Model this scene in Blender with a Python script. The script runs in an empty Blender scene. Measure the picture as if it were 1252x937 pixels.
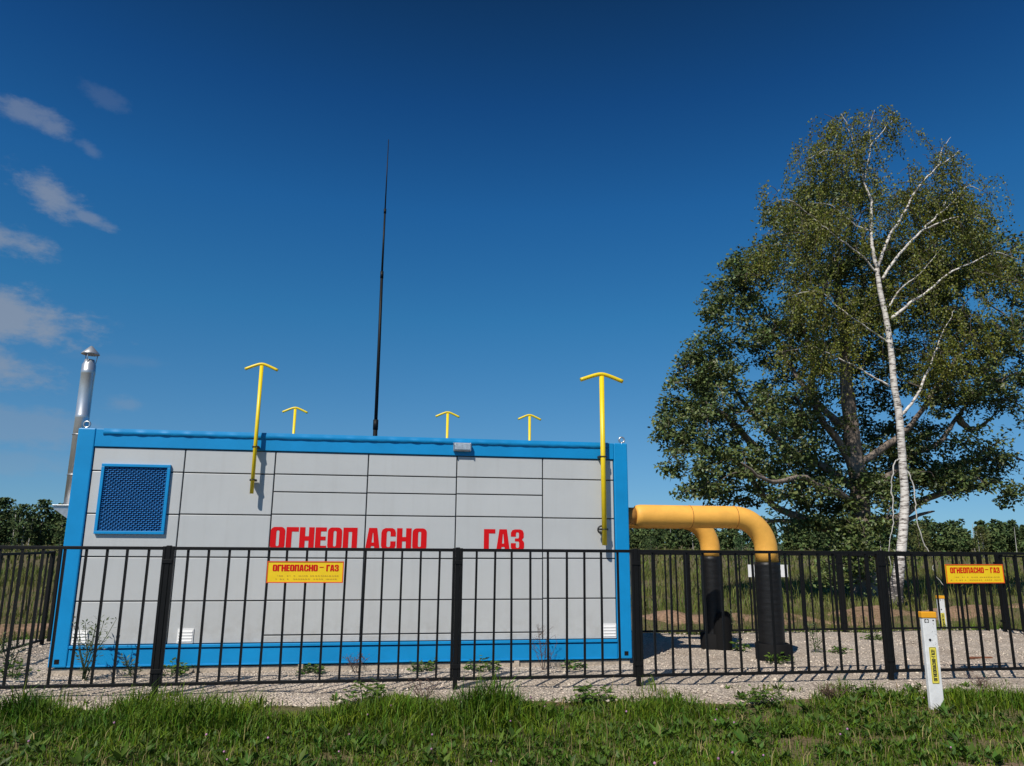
import bpy, bmesh, math, random
import numpy as np
from mathutils import Vector, Matrix, noise
from mathutils.geometry import tessellate_polygon
random.seed(7)
RNG = np.random.default_rng(11)
S = bpy.context.scene
COL = S.collection
PI = math.pi

# ------------------------------------------------------------------ materials
def mat(name, col, rough=0.6, metal=0.0, spec=0.5, vary=0.0, scale=6.0, bump=0.0, bscale=60.0, col2=None, island=0.0, translucent=0.0, stretch=None):
    m = bpy.data.materials.new(name); m.use_nodes = True
    nt = m.node_tree; N = nt.nodes; L = nt.links
    b = N['Principled BSDF']; out = N['Material Output']
    b.inputs['Roughness'].default_value = rough
    b.inputs['Metallic'].default_value = metal
    b.inputs['Specular IOR Level'].default_value = spec
    c = tuple(col) + (1,)
    b.inputs['Base Color'].default_value = c
    src = None
    tc = N.new('ShaderNodeTexCoord'); vec = tc.outputs['Object']
    if stretch:
        mp = N.new('ShaderNodeMapping'); mp.inputs['Scale'].default_value = stretch
        L.new(vec, mp.inputs['Vector']); vec = mp.outputs['Vector']
    if vary or col2:
        n = N.new('ShaderNodeTexNoise'); n.inputs['Scale'].default_value = scale; n.inputs['Detail'].default_value = 8
        n.inputs['Roughness'].default_value = 0.65
        L.new(vec, n.inputs['Vector'])
        r = N.new('ShaderNodeValToRGB'); L.new(n.outputs['Fac'], r.inputs['Fac'])
        r.color_ramp.elements[0].position = 0.33; r.color_ramp.elements[1].position = 0.67
        if col2:
            r.color_ramp.elements[0].color = tuple(col2) + (1,); r.color_ramp.elements[1].color = c
        else:
            r.color_ramp.elements[0].color = tuple(x*(1-vary) for x in col) + (1,)
            r.color_ramp.elements[1].color = tuple(min(1, x*(1+vary)) for x in col) + (1,)
        src = r.outputs['Color']
    if island:
        g = N.new('ShaderNodeNewGeometry')
        hs = N.new('ShaderNodeHueSaturation')
        ma = N.new('ShaderNodeMapRange'); ma.inputs['To Min'].default_value = 1-island; ma.inputs['To Max'].default_value = 1+island
        L.new(g.outputs['Random Per Island'], ma.inputs['Value']); L.new(ma.outputs['Result'], hs.inputs['Value'])
        mb = N.new('ShaderNodeMapRange'); mb.inputs['To Min'].default_value = 0.5-island*0.05; mb.inputs['To Max'].default_value = 0.5+island*0.06
        wn = N.new('ShaderNodeTexWhiteNoise'); wn.noise_dimensions = '1D'
        L.new(g.outputs['Random Per Island'], wn.inputs['W']); L.new(wn.outputs['Value'], mb.inputs['Value']); L.new(mb.outputs['Result'], hs.inputs['Hue'])
        hs.inputs['Color'].default_value = c
        if src: L.new(src, hs.inputs['Color'])
        src = hs.outputs['Color']
    if src: L.new(src, b.inputs['Base Color'])
    if bump:
        n2 = N.new('ShaderNodeTexNoise'); n2.inputs['Scale'].default_value = bscale; n2.inputs['Detail'].default_value = 6
        L.new(vec, n2.inputs['Vector'])
        bp = N.new('ShaderNodeBump'); bp.inputs['Strength'].default_value = bump; bp.inputs['Distance'].default_value = 0.02
        L.new(n2.outputs['Fac'], bp.inputs['Height']); L.new(bp.outputs['Normal'], b.inputs['Normal'])
    if translucent:
        t = N.new('ShaderNodeBsdfTranslucent'); mx = N.new('ShaderNodeMixShader'); mx.inputs['Fac'].default_value = translucent
        t.inputs['Color'].default_value = tuple(min(1, x*1.5) for x in col) + (1,)
        if src: L.new(src, t.inputs['Color'])
        L.new(b.outputs['BSDF'], mx.inputs[1]); L.new(t.outputs['BSDF'], mx.inputs[2]); L.new(mx.outputs['Shader'], out.inputs['Surface'])
    return m

M = dict(
    panel=mat('panel_grey_paint', (.490, .505, .508), .36, 0, .5, island=.025, vary=.04, scale=1.3, bump=.03, bscale=9),
    seam=mat('seam_rubber', (.05, .055, .06), .8),
    blue=mat('blue_paint', (.003, .245, .56), .45, 0, .35, vary=.08, scale=2.2, bump=.05, bscale=7),
    bluedark=mat('louvre_back_blue', (.002, .034, .11), .6),
    bluemesh=mat('louvre_blue', (.005, .125, .36), .55, vary=.12, scale=20),
    black=mat('black_paint', (.005, .0052, .0055), .55, 0, .22, vary=.25, scale=14, bump=.06, bscale=120),
    bitumen=mat('black_wrap', (.008, .008, .0085), .45, 0, .35, vary=.5, scale=9, bump=.18, bscale=26, stretch=(1, 1, 4)),
    rubbish=mat('black_plastic', (.007, .007, .0075), .8, 0, .15),
    yellow=mat('yellow_paint', (.82, .60, .010), .4, vary=.05, scale=8),
    pipe=mat('pipe_yellow_paint', (.82, .42, .075), .55, 0, .35, vary=.10, scale=5, bump=.05, bscale=30),
    stub=mat('pipe_stub_shaded', (.36, .17, .035), .7, vary=.2, scale=12),  # yellow pipe darkened to ochre: the cabin's shadow is put into the colour
    weld=mat('pipe_weld', (.45, .19, .03), .7, vary=.3, scale=40),
    steel=mat('stainless_steel', (.60, .61, .62), .38, .72, .5, vary=.10, scale=5, bump=.03, bscale=12),
    zinc=mat('galvanised_steel', (.50, .51, .52), .42, .9, .5, vary=.15, scale=30),
    white=mat('white_plastic', (.78, .78, .77), .5, vary=.04, scale=9),
    post=mat('marker_white', (.72, .72, .71), .55, vary=.10, scale=14, bump=.05, bscale=40),
    orange=mat('marker_orange', (.80, .36, .012), .5, vary=.06, scale=20),
    signyel=mat('sign_yellow', (.86, .58, .010), .42, vary=.05, scale=7),
    red=mat('sign_red', (.60, .003, .006), .55, 0, .2),
    redborder=mat('sign_border_red', (.72, .10, .010), .45),
    faint=mat('sign_faded_print', (.55, .30, .02), .5),
    plate=mat('plate_yellow', (.80, .68, .08), .5),
    ink=mat('black_ink', (.02, .02, .02), .5),
    bracket=mat('bracket_dark', (.03, .03, .03), .5, .3),
    concrete=mat('concrete', (.42, .36, .29), .9, vary=.22, scale=7, bump=.5, bscale=40),
    roofm=mat('roof_sheet', (.008, .16, .46), .5, vary=.1, scale=3),
    lens=mat('lamp_lens', (.42, .47, .52), .25, .2, .6, vary=.3, scale=18),
    rust=mat('rusty_steel', (.16, .06, .03), .9, vary=.3, scale=20),
    oakbark=mat('oak_bark', (.20, .16, .13), .95, vary=.45, scale=7, bump=.9, bscale=11, stretch=(1, 1, .3)),
    twig=mat('twig_bark', (.10, .08, .065), .9),
    farbark=mat('pale_far_bark', (.42, .40, .37), .9, vary=.3, scale=2),
    oakleaf=mat('oak_leaf', (.098, .128, .038), .45, 0, .4, island=.6, translucent=.2),
    birchleaf=mat('birch_leaf', (.140, .152, .018), .5, 0, .4, island=.5, translucent=.28),
    farleaf=mat('far_leaf', (.052, .080, .028), .8, 0, .2, island=.55),
    farleaf3=mat('scrub_leaf', (.075, .105, .034), .8, 0, .2, island=.55),
    farleaf2=mat('far_yellow_leaf', (.088, .095, .028), .8, 0, .2, island=.5),
    pineleaf=mat('pine_needle', (.042, .085, .030), .7, 0, .3, island=.5),
    grass=mat('grass_blade', (.135, .200, .012), .55, 0, .2, island=.6, translucent=.28, col2=(.050, .108, .008), scale=1.4),
    straw=mat('dry_grass', (.30, .24, .10), .7, 0, .3, island=.4, translucent=.2),
    meadow=mat('meadow_blade', (.090, .138, .020), .65, 0, .3, island=.55, translucent=.2, col2=(.145, .132, .036), scale=.35),
    weed=mat('weed_leaf', (.070, .125, .018), .5, 0, .25, island=.5, translucent=.25),
    wormwood=mat('wormwood_leaf', (.085, .115, .050), .6, 0, .3, island=.4, translucent=.2),
    dry=mat('dry_stalk', (.10, .055, .040), .8),
    petal=mat('clover_petal', (.42, .20, .34), .7, island=.4),
    dandelion=mat('dandelion_petal', (.8, .55, .02), .7),
)

def add_dirt(m):
    nt = m.node_tree; N = nt.nodes; L = nt.links; b = N['Principled BSDF']; src = b.inputs['Base Color'].links[0].from_socket
    tc = N.new('ShaderNodeTexCoord'); sx = N.new('ShaderNodeSeparateXYZ'); L.new(tc.outputs['Object'], sx.inputs[0])
    mp = N.new('ShaderNodeMapping'); mp.inputs['Scale'].default_value = (9, 9, .5); L.new(tc.outputs['Object'], mp.inputs[0])
    n = N.new('ShaderNodeTexNoise'); n.inputs['Scale'].default_value = 1.6; n.inputs['Detail'].default_value = 7; L.new(mp.outputs[0], n.inputs['Vector'])
    n2 = N.new('ShaderNodeTexNoise'); n2.inputs['Scale'].default_value = 7; n2.inputs['Detail'].default_value = 9; n2.inputs['Roughness'].default_value = .7; L.new(tc.outputs['Object'], n2.inputs['Vector'])
    lo = N.new('ShaderNodeMapRange'); lo.inputs['From Min'].default_value = .75; lo.inputs['From Max'].default_value = .32; lo.inputs['To Min'].default_value = 0; lo.inputs['To Max'].default_value = .38; L.new(sx.outputs[2], lo.inputs['Value'])
    a = N.new('ShaderNodeMath'); a.operation = 'MULTIPLY'; L.new(lo.outputs[0], a.inputs[0])
    r2 = N.new('ShaderNodeMapRange'); r2.inputs['From Min'].default_value = .42; r2.inputs['From Max'].default_value = .72; L.new(n2.outputs['Fac'], r2.inputs['Value']); L.new(r2.outputs[0], a.inputs[1])
    r1 = N.new('ShaderNodeMapRange'); r1.inputs['From Min'].default_value = .52; r1.inputs['From Max'].default_value = .78; r1.inputs['To Max'].default_value = .09; L.new(n.outputs['Fac'], r1.inputs['Value'])
    ad = N.new('ShaderNodeMath'); ad.operation = 'ADD'; ad.use_clamp = True; L.new(a.outputs[0], ad.inputs[0]); L.new(r1.outputs[0], ad.inputs[1])
    mx = N.new('ShaderNodeMix'); mx.data_type = 'RGBA'; L.new(ad.outputs[0], mx.inputs['Factor']); L.new(src, mx.inputs['A']); mx.inputs['B'].default_value = (.25, .22, .18, 1)
    L.new(mx.outputs['Result'], b.inputs['Base Color'])
add_dirt(M['panel'])

def birch_bark():
    m = bpy.data.materials.new('birch_bark'); m.use_nodes = True
    nt = m.node_tree; N = nt.nodes; L = nt.links; b = N['Principled BSDF']; b.inputs['Roughness'].default_value = .7
    tc = N.new('ShaderNodeTexCoord')
    mp = N.new('ShaderNodeMapping'); mp.inputs['Scale'].default_value = (1.5, 1.5, 7.5); L.new(tc.outputs['Object'], mp.inputs['Vector'])
    n = N.new('ShaderNodeTexNoise'); n.inputs['Scale'].default_value = 2.6; n.inputs['Detail'].default_value = 9; n.inputs['Roughness'].default_value = .7
    L.new(mp.outputs['Vector'], n.inputs['Vector'])
    # old bark near the butt is dark and cracked: more dark plates low on the trunk
    sx = N.new('ShaderNodeSeparateXYZ'); L.new(tc.outputs['Object'], sx.inputs['Vector'])
    mr = N.new('ShaderNodeMapRange'); mr.inputs['From Min'].default_value = -.3; mr.inputs['From Max'].default_value = 1.7
    mr.inputs['To Min'].default_value = -.22; mr.inputs['To Max'].default_value = 0; L.new(sx.outputs['Z'], mr.inputs['Value'])
    ad = N.new('ShaderNodeMath'); ad.operation = 'ADD'; L.new(n.outputs['Fac'], ad.inputs[0]); L.new(mr.outputs['Result'], ad.inputs[1])
    r = N.new('ShaderNodeValToRGB'); e = r.color_ramp.elements
    e[0].position = .38; e[0].color = (.05, .042, .038, 1); e[1].position = .52; e[1].color = (.66, .62, .57, 1)
    e2 = e.new(.44); e2.color = (.30, .26, .23, 1)
    L.new(ad.outputs['Value'], r.inputs['Fac']); L.new(r.outputs['Color'], b.inputs['Base Color'])
    bp = N.new('ShaderNodeBump'); bp.inputs['Strength'].default_value = .4; L.new(n.outputs['Fac'], bp.inputs['Height']); L.new(bp.outputs['Normal'], b.inputs['Normal'])
    return m
M['birchbark'] = birch_bark()

def ground_mat(name, cols, scale, fine, bump, poss=(.3, .5, .7), bscale=30, vor=0.0):
    m = bpy.data.materials.new(name); m.use_nodes = True
    nt = m.node_tree; N = nt.nodes; L = nt.links; b = N['Principled BSDF']; b.inputs['Roughness'].default_value = .95; b.inputs['Specular IOR Level'].default_value = .2
    tc = N.new('ShaderNodeTexCoord')
    n = N.new('ShaderNodeTexNoise'); n.inputs['Scale'].default_value = scale; n.inputs['Detail'].default_value = 9; n.inputs['Roughness'].default_value = .62
    L.new(tc.outputs['Object'], n.inputs['Vector'])
    r = N.new('ShaderNodeValToRGB'); e = r.color_ramp.elements
    e[0].position = poss[0]; e[0].color = cols[0] + (1,); e[1].position = poss[2]; e[1].color = cols[2] + (1,)
    k = e.new(poss[1]); k.color = cols[1] + (1,)
    L.new(n.outputs['Fac'], r.inputs['Fac'])
    f = N.new('ShaderNodeTexNoise'); f.inputs['Scale'].default_value = fine; f.inputs['Detail'].default_value = 4; L.new(tc.outputs['Object'], f.inputs['Vector'])
    mr = N.new('ShaderNodeMapRange'); mr.inputs['From Min'].default_value = .3; mr.inputs['From Max'].default_value = .7
    mr.inputs['To Min'].default_value = .62; mr.inputs['To Max'].default_value = 1.35; L.new(f.outputs['Fac'], mr.inputs['Value'])
    val = mr.outputs['Result']; h = f.outputs['Fac']
    if vor:
        v = N.new('ShaderNodeTexVoronoi'); v.inputs['Scale'].default_value = vor; L.new(tc.outputs['Object'], v.inputs['Vector'])
        sv = N.new('ShaderNodeSeparateColor'); L.new(v.outputs['Color'], sv.inputs['Color'])
        m2 = N.new('ShaderNodeMapRange'); m2.inputs['To Min'].default_value = .70; m2.inputs['To Max'].default_value = 1.25; L.new(sv.outputs[0], m2.inputs['Value'])
        mu = N.new('ShaderNodeMath'); mu.operation = 'MULTIPLY'; L.new(val, mu.inputs[0]); L.new(m2.outputs['Result'], mu.inputs[1]); val = mu.outputs['Value']
        sb = N.new('ShaderNodeMath'); sb.operation = 'SUBTRACT'; L.new(f.outputs['Fac'], sb.inputs[0]); L.new(v.outputs['Distance'], sb.inputs[1]); h = sb.outputs['Value']
    hs = N.new('ShaderNodeHueSaturation'); L.new(r.outputs['Color'], hs.inputs['Color']); L.new(val, hs.inputs['Value'])
    L.new(hs.outputs['Color'], b.inputs['Base Color'])
    bp = N.new('ShaderNodeBump'); bp.inputs['Strength'].default_value = bump; bp.inputs['Distance'].default_value = .03
    L.new(h, bp.inputs['Height']); L.new(bp.outputs['Normal'], b.inputs['Normal'])
    return m
M['ground'] = ground_mat('meadow_soil', ((.17, .115, .065), (.125, .105, .050), (.075, .085, .028)), .9, 30, .8)
M['gravel'] = ground_mat('crushed_gravel', ((.44, .36, .285), (.54, .455, .37), (.60, .515, .43)), 1.6, 45, 1.0, vor=42)
M['dirt'] = ground_mat('dirt_path', ((.15, .11, .07), (.22, .155, .10), (.27, .20, .135)), 2.2, 60, .8)
M['ridge'] = ground_mat('bare_soil', ((.13, .095, .05), (.26, .165, .105), (.30, .195, .13)), 1.1, 14, .9)
M['pebble'] = mat('pebble', (.55, .47, .385), .9, 0, .2, island=.3)

# ------------------------------------------------------------------ mesh helpers
def link(name, me, parent=None, loc=(0, 0, 0)):
    o = bpy.data.objects.new(name, me); COL.objects.link(o); o.location = loc
    if parent: o.parent = parent
    return o
def tag(o, label=None, cat=None, group=None, kind=None):
    if label: o['label'] = label
    if cat: o['category'] = cat
    if group: o['group'] = group
    if kind: o['kind'] = kind
    return o
def thing(name, label, cat, loc=(0, 0, 0), group=None):
    o = bpy.data.objects.new(name, None); COL.objects.link(o); o.location = loc; o.empty_display_size = .2
    return tag(o, label, cat, group)
class MB:
    """collects shapes into one mesh; coordinates are relative to the thing it is built under"""
    def __init__(s): s.v = []; s.f = []; s.sm = []
    def box(s, x0, x1, y0, y1, z0, z1, bev=0.0):
        bm = bmesh.new(); bmesh.ops.create_cube(bm, size=1)
        for v in bm.verts: v.co = Vector(((x0+x1)/2+v.co.x*(x1-x0), (y0+y1)/2+v.co.y*(y1-y0), (z0+z1)/2+v.co.z*(z1-z0)))
        if bev: bmesh.ops.bevel(bm, geom=list(bm.edges), offset=bev, segments=2, affect='EDGES', profile=.5)
        s.bm(bm); return s
    def bm(s, bm, smooth=False):
        b = len(s.v); bm.verts.index_update()
        s.v += [tuple(v.co) for v in bm.verts]
        for f in bm.faces: s.f.append([b+v.index for v in f.verts]); s.sm.append(smooth)
        bm.free()
    def tube(s, pts, radii, n=10, cap=True, smooth=True):
        pts = [Vector(p) for p in pts]
        if not hasattr(radii, '__len__'): radii = [radii]*len(pts)
        b = len(s.v); k = len(pts)
        t0 = (pts[1]-pts[0]).normalized()
        u = t0.orthogonal().normalized()
        for i, p in enumerate(pts):
            t = (pts[min(i+1, k-1)]-pts[max(i-1, 0)]).normalized()
            u = (u - t*u.dot(t)).normalized(); w = t.cross(u)
            for j in range(n):
                a = 2*PI*j/n
                s.v.append(tuple(p + (u*math.cos(a)+w*math.sin(a))*radii[i]))
        for i in range(k-1):
            for j in range(n):
                s.f.append([b+i*n+j, b+i*n+(j+1) % n, b+(i+1)*n+(j+1) % n, b+(i+1)*n+j]); s.sm.append(smooth)
        if cap:
            s.f.append([b+j for j in range(n)][::-1]); s.sm.append(False)
            s.f.append([b+(k-1)*n+j for j in range(n)]); s.sm.append(False)
        return s
    def lathe(s, prof, c=(0, 0, 0), n=24):
        b = len(s.v)
        for r, z in prof:
            for j in range(n):
                a = 2*PI*j/n; s.v.append((c[0]+r*math.cos(a), c[1]+r*math.sin(a), c[2]+z))
        for i in range(len(prof)-1):
            for j in range(n):
                s.f.append([b+i*n+j, b+i*n+(j+1) % n, b+(i+1)*n+(j+1) % n, b+(i+1)*n+j]); s.sm.append(True)
        return s
    def torus(s, c, R, r, axis='Y', n=20, k=8):
        b = len(s.v)
        for i in range(n):
            a = 2*PI*i/n
            for j in range(k):
                q = 2*PI*j/k; rr = R+r*math.cos(q); d = r*math.sin(q)
                p = {'Y': (rr*math.cos(a), d, rr*math.sin(a)), 'X': (d, rr*math.cos(a), rr*math.sin(a)), 'Z': (rr*math.cos(a), rr*math.sin(a), d)}[axis]
                s.v.append((c[0]+p[0], c[1]+p[1], c[2]+p[2]))
        for i in range(n):
            for j in range(k):
                s.f.append([b+i*k+j, b+i*k+(j+1) % k, b+((i+1) % n)*k+(j+1) % k, b+((i+1) % n)*k+j]); s.sm.append(True)
        return s
    def sheet(s, loops, put):
        """filled flat outline (first loop) with holes; put(x,y) gives the 3-D point"""
        lo = [[Vector((x, y, 0)) for x, y in l] for l in loops]
        tri = tessellate_polygon(lo); flat = [p for l in lo for p in l]; b = len(s.v)
        s.v += [tuple(put(p.x, p.y)) for p in flat]
        for t in tri: s.f.append([b+i for i in t]); s.sm.append(False)
        return s
    def mesh(s, name, m):
        me = bpy.data.meshes.new(name); me.from_pydata(s.v, [], s.f); me.materials.append(m)
        me.polygons.foreach_set('use_smooth', s.sm); me.update(); return me
    def build(s, name, m, parent=None, loc=(0, 0, 0)): return link(name, s.mesh(name, m), parent, loc)
def arrays(name, V, F, m, parent=None, smooth=False):
    """big meshes from numpy: V n x 3, F m x k (all faces with k corners) or list of such arrays"""
    Fs = F if isinstance(F, list) else [F]
    me = bpy.data.meshes.new(name); me.vertices.add(len(V)); me.vertices.foreach_set('co', np.ascontiguousarray(V, dtype=np.float32).ravel())
    tot = sum(f.size for f in Fs); npoly = sum(len(f) for f in Fs)
    me.loops.add(tot); me.polygons.add(npoly)
    me.loops.foreach_set('vertex_index', np.concatenate([f.ravel() for f in Fs]).astype(np.int32))
    sizes = np.concatenate([np.full(len(f), f.shape[1]) for f in Fs]); st = np.concatenate([[0], np.cumsum(sizes)[:-1]])
    me.polygons.foreach_set('loop_start', st.astype(np.int32))
    if smooth: me.polygons.foreach_set('use_smooth', np.ones(npoly, dtype=bool))
    me.update(calc_edges=True); me.validate(); me.materials.append(m)
    return link(name, me, parent)
def unit(v): return v/np.maximum(np.linalg.norm(v, axis=1, keepdims=True), 1e-9)
def leaf_arrays(C, axis, nrm, ln, wd, fold=.15):
    """kite-shaped leaves, two triangles folded along the midrib"""
    a = unit(axis); s_ = unit(np.cross(a, nrm)); n_ = np.cross(s_, a)
    ln = ln[:, None]; wd = wd[:, None]
    base = C; tip = C+a*ln; l = C+a*ln*.45+s_*wd*.5+n_*wd*fold; r = C+a*ln*.45-s_*wd*.5+n_*wd*fold
    V = np.stack([base, l, tip, r], 1).reshape(-1, 3); k = np.arange(len(C))[:, None]*4
    F = np.concatenate([k+np.array([[0, 2, 1]]), k+np.array([[0, 3, 2]])])
    return V, F
def blades(P, h, w, lean, az):
    """grass blades: two bent quads-and-tip segments; P roots n x 3"""
    n = len(P); d = np.stack([np.cos(az), np.sin(az), 0*az], 1); s_ = np.stack([-np.sin(az), np.cos(az), 0*az], 1)
    tw = RNG.uniform(-.9, .9, n); s_ = s_*np.cos(tw)[:, None]+d*np.sin(tw)[:, None]
    up = np.array([[0, 0, 1.]]); h_ = h[:, None]; le = lean[:, None]; w_ = w[:, None]
    p1 = P+up*h_*.55+d*h_*le*.25; p2 = P+up*h_*(1-.35*le)+d*h_*le*.95
    V = np.stack([P-s_*w_*.5, P+s_*w_*.5, p1+s_*w_*.42, p1-s_*w_*.42, p2], 1).reshape(-1, 3)
    k = np.arange(n)[:, None]*5
    return V, [k+np.array([[0, 1, 2, 3]]), k+np.array([[3, 2, 4]])]

# ------------------------------------------------------------------ camera
F, YAW, PIT, ROL, EYE = 907.32, .1531, .2106, -.008, 1.5
fw = Vector((math.sin(YAW)*math.cos(PIT), math.cos(YAW)*math.cos(PIT), math.sin(PIT)))
rt = Vector((math.cos(YAW), -math.sin(YAW), 0)); up = rt.cross(fw)
R = rt*math.cos(ROL)-up*math.sin(ROL); U = rt*math.sin(ROL)+up*math.cos(ROL)
cd = bpy.data.cameras.new('camera'); cam = bpy.data.objects.new('camera', cd); COL.objects.link(cam)
cam.matrix_world = Matrix(((R.x, U.x, -fw.x, 0), (R.y, U.y, -fw.y, 0), (R.z, U.z, -fw.z, EYE), (0, 0, 0, 1)))
cd.sensor_fit = 'HORIZONTAL'; cd.sensor_width = 36; cd.lens = F/1252*36; cd.clip_start = .05; cd.clip_end = 6000
S.camera = cam

# ------------------------------------------------------------------ light and sky
EL, HEAD = math.radians(48.5), math.radians(37)
sd = Vector((math.cos(EL)*math.sin(HEAD), math.cos(EL)*math.cos(HEAD), -math.sin(EL)))
sl = bpy.data.lights.new('sun', 'SUN'); sl.energy = 4.8; sl.angle = math.radians(.5); sl.color = (1, .94, .85)
so = bpy.data.objects.new('sun', sl); COL.objects.link(so); so.rotation_euler = sd.to_track_quat('-Z', 'Y').to_euler()
so.location = (-20, -20, 30)
W = bpy.data.worlds.new('World'); S.world = W; W.use_nodes = True
nt = W.node_tree; N = nt.nodes; L = nt.links
bg = N['Background']; bg.inputs['Strength'].default_value = .1
sky = N.new('ShaderNodeTexSky'); sky.sky_type = 'NISHITA'; sky.sun_disc = False
sky.sun_elevation = EL; sky.sun_rotation = HEAD+PI; sky.altitude = 200; sky.air_density = 1.0; sky.dust_density = .3; sky.ozone_density = 3
def mth(op, a, b=None, c=None):
    n = N.new('ShaderNodeMath'); n.operation = op
    for i, x in enumerate((a, b, c)):
        if x is None: continue
        if isinstance(x, (int, float)): n.inputs[i].default_value = x
        else: L.new(x, n.inputs[i])
    return n.outputs[0]
tcx = N.new('ShaderNodeTexCoord'); mpx = N.new('ShaderNodeMapping'); mpx.inputs['Location'].default_value = (0, 0, .05)
L.new(tcx.outputs['Generated'], mpx.inputs[0]); nrm = N.new('ShaderNodeVectorMath'); nrm.operation = 'NORMALIZE'; L.new(mpx.outputs[0], nrm.inputs[0]); L.new(nrm.outputs[0], sky.inputs['Vector'])
tc = N.new('ShaderNodeTexCoord'); sx = N.new('ShaderNodeSeparateXYZ'); L.new(tc.outputs['Generated'], sx.inputs[0])
az = mth('ARCTAN2', sx.outputs[0], sx.outputs[1]); el = mth('ARCSINE', sx.outputs[2])
azd = mth('MULTIPLY', az, 180/PI); eld = mth('MULTIPLY', el, 180/PI)
cv = N.new('ShaderNodeCombineXYZ'); L.new(azd, cv.inputs[0]); L.new(eld, cv.inputs[1])
def wn(scale, det, rough, sc=(1, 1, 1)):
    mp = N.new('ShaderNodeMapping'); mp.inputs['Scale'].default_value = sc; L.new(cv.outputs[0], mp.inputs[0])
    n = N.new('ShaderNodeTexNoise'); n.inputs['Scale'].default_value = scale; n.inputs['Detail'].default_value = det; n.inputs['Roughness'].default_value = rough
    L.new(mp.outputs[0], n.inputs['Vector']); return n.outputs['Fac']
# deep polarised blue: the clear sky's colour falls off towards the zenith
pr = N.new('ShaderNodeValToRGB'); L.new(sx.outputs[2], pr.inputs['Fac']); pe = pr.color_ramp.elements
stops = [(.03, (.45, .68, .84)), (.149, (.38, .73, .90)), (.289, (.225, .740, .972)), (.421, (.145, .629, .975)), (.536, (.090, .430, .760)), (.66, (.066, .25, .42))]
pe[0].position, pe[0].color = stops[0][0], stops[0][1]+(1,); pe[1].position, pe[1].color = stops[-1][0], stops[-1][1]+(1,)
for p_, c_ in stops[1:-1]: e_ = pe.new(p_); e_.color = c_+(1,)
pm_ = N.new('ShaderNodeMix'); pm_.data_type = 'RGBA'; pm_.blend_type = 'MULTIPLY'; pm_.inputs['Factor'].default_value = 1
L.new(sky.outputs['Color'], pm_.inputs['A']); L.new(pr.outputs['Color'], pm_.inputs['B'])
nz = wn(.42, 8, .62, (.55, 1, 1)); nf = wn(1.3, 9, .68, (.5, 1, 1))
# small fair-weather clouds in the west: azimuth, elevation, half width, half height, tilt, strength
CL = [(-27.3, 26.5, 3.2, .75, -.12, .55), (-22.9, 28.8, 1.8, .7, -.2, .16), (-25.3, 22.2, 2.4, 1.1, -.28, .85), (-22.6, 21.1, 1.5, .45, -.2, .6),
      (-27.9, 18.8, 3.0, 1.0, -.10, .8), (-26.4, 14.2, 5.0, 1.6, -.06, 1.0), (-27.5, 10.6, 4.0, 1.3, -.1, .85), (-19.0, 9.0, 1.5, .6, 0, .32), (-25.5, 7.0, 6.0, 1.3, 0, .42),
      (-25.5, 4.6, 5.0, .9, 0, .25), (-23.2, 25.4, 1.1, .55, -.3, .28), (-19.5, 12.0, 3, .5, 0, .12), (-34, 17, 5, 3, 0, .9), (-36, 9, 6, 2, 0, .9)]
acc = None
for a0, e0, sa, se, ti, st in CL:
    dx = mth('SUBTRACT', azd, a0); dy = mth('SUBTRACT', mth('SUBTRACT', eld, e0), mth('MULTIPLY', dx, ti))
    d = mth('SQRT', mth('ADD', mth('POWER', mth('ABSOLUTE', mth('DIVIDE', dx, sa)), 2), mth('POWER', mth('ABSOLUTE', mth('DIVIDE', dy, se)), 2)))
    d = mth('ADD', d, mth('MULTIPLY', mth('SUBTRACT', nz, .5), 2.5)); d = mth('ADD', d, mth('MULTIPLY', mth('SUBTRACT', nf, .5), 1.3))
    mr = N.new('ShaderNodeMapRange'); mr.interpolation_type = 'SMOOTHSTEP'; mr.inputs['From Min'].default_value = 1.25; mr.inputs['From Max'].default_value = .30
    mr.inputs['To Min'].default_value = 0; mr.inputs['To Max'].default_value = st; L.new(d, mr.inputs['Value'])
    acc = mr.outputs['Result'] if acc is None else mth('MAXIMUM', acc, mr.outputs['Result'])
mx = N.new('ShaderNodeMix'); mx.data_type = 'RGBA'
L.new(mth('MULTIPLY', acc, .66), mx.inputs['Factor']); L.new(pm_.outputs['Result'], mx.inputs['A'])
mx.inputs['B'].default_value = (2.95, 3.25, 3.8, 1)
L.new(mx.outputs['Result'], bg.inputs['Color'])

vs = S.view_settings; vs.view_transform = 'Standard'; vs.look = 'None'; vs.exposure = 0; vs.gamma = 1; vs.use_curve_mapping = False

# ------------------------------------------------------------------ terrain
def smooth(a, b, x): t = np.clip((x-a)/(b-a), 0, 1); return t*t*(3-2*t)
def pn(x, y, s, seed=0):
    return np.array([noise.noise(Vector((float(a)*s+seed, float(b)*s-seed*.7, seed*1.3))) for a, b in zip(np.ravel(x), np.ravel(y))]).reshape(np.shape(x))
def ground_z(x, y):
    x = np.asarray(x, float); y = np.asarray(y, float)
    out = np.maximum.reduce([smooth(12.45, 13.3, y), smooth(10.9, 11.8, x), smooth(5.3, 6.2, -x)*smooth(7, 9, y)])
    z = -.30*out
    rid = np.exp(-((y-(16.6+.25*(x-6)*.35))/1.5)**2)*smooth(-20, -8, x)
    z = z+out*rid*(.16+.16*pn(x, y, .5, 3))
    z = z+out*.07*pn(x, y, .35, 9)+(1-out)*.015*pn(x, y, 1.1, 5)
    return z
xs = np.concatenate([[-3000, -1500, -700, -350, -180, -90, -50, -30], np.arange(-20, 30, .5), [34, 40, 55, 90, 180, 350, 700, 1500, 3000]])
ys = np.concatenate([[-600, -200, -60, -20, -8], np.arange(-2, 32, .5), [36, 42, 55, 80, 120, 200, 350, 700, 1500, 3500]])
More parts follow.
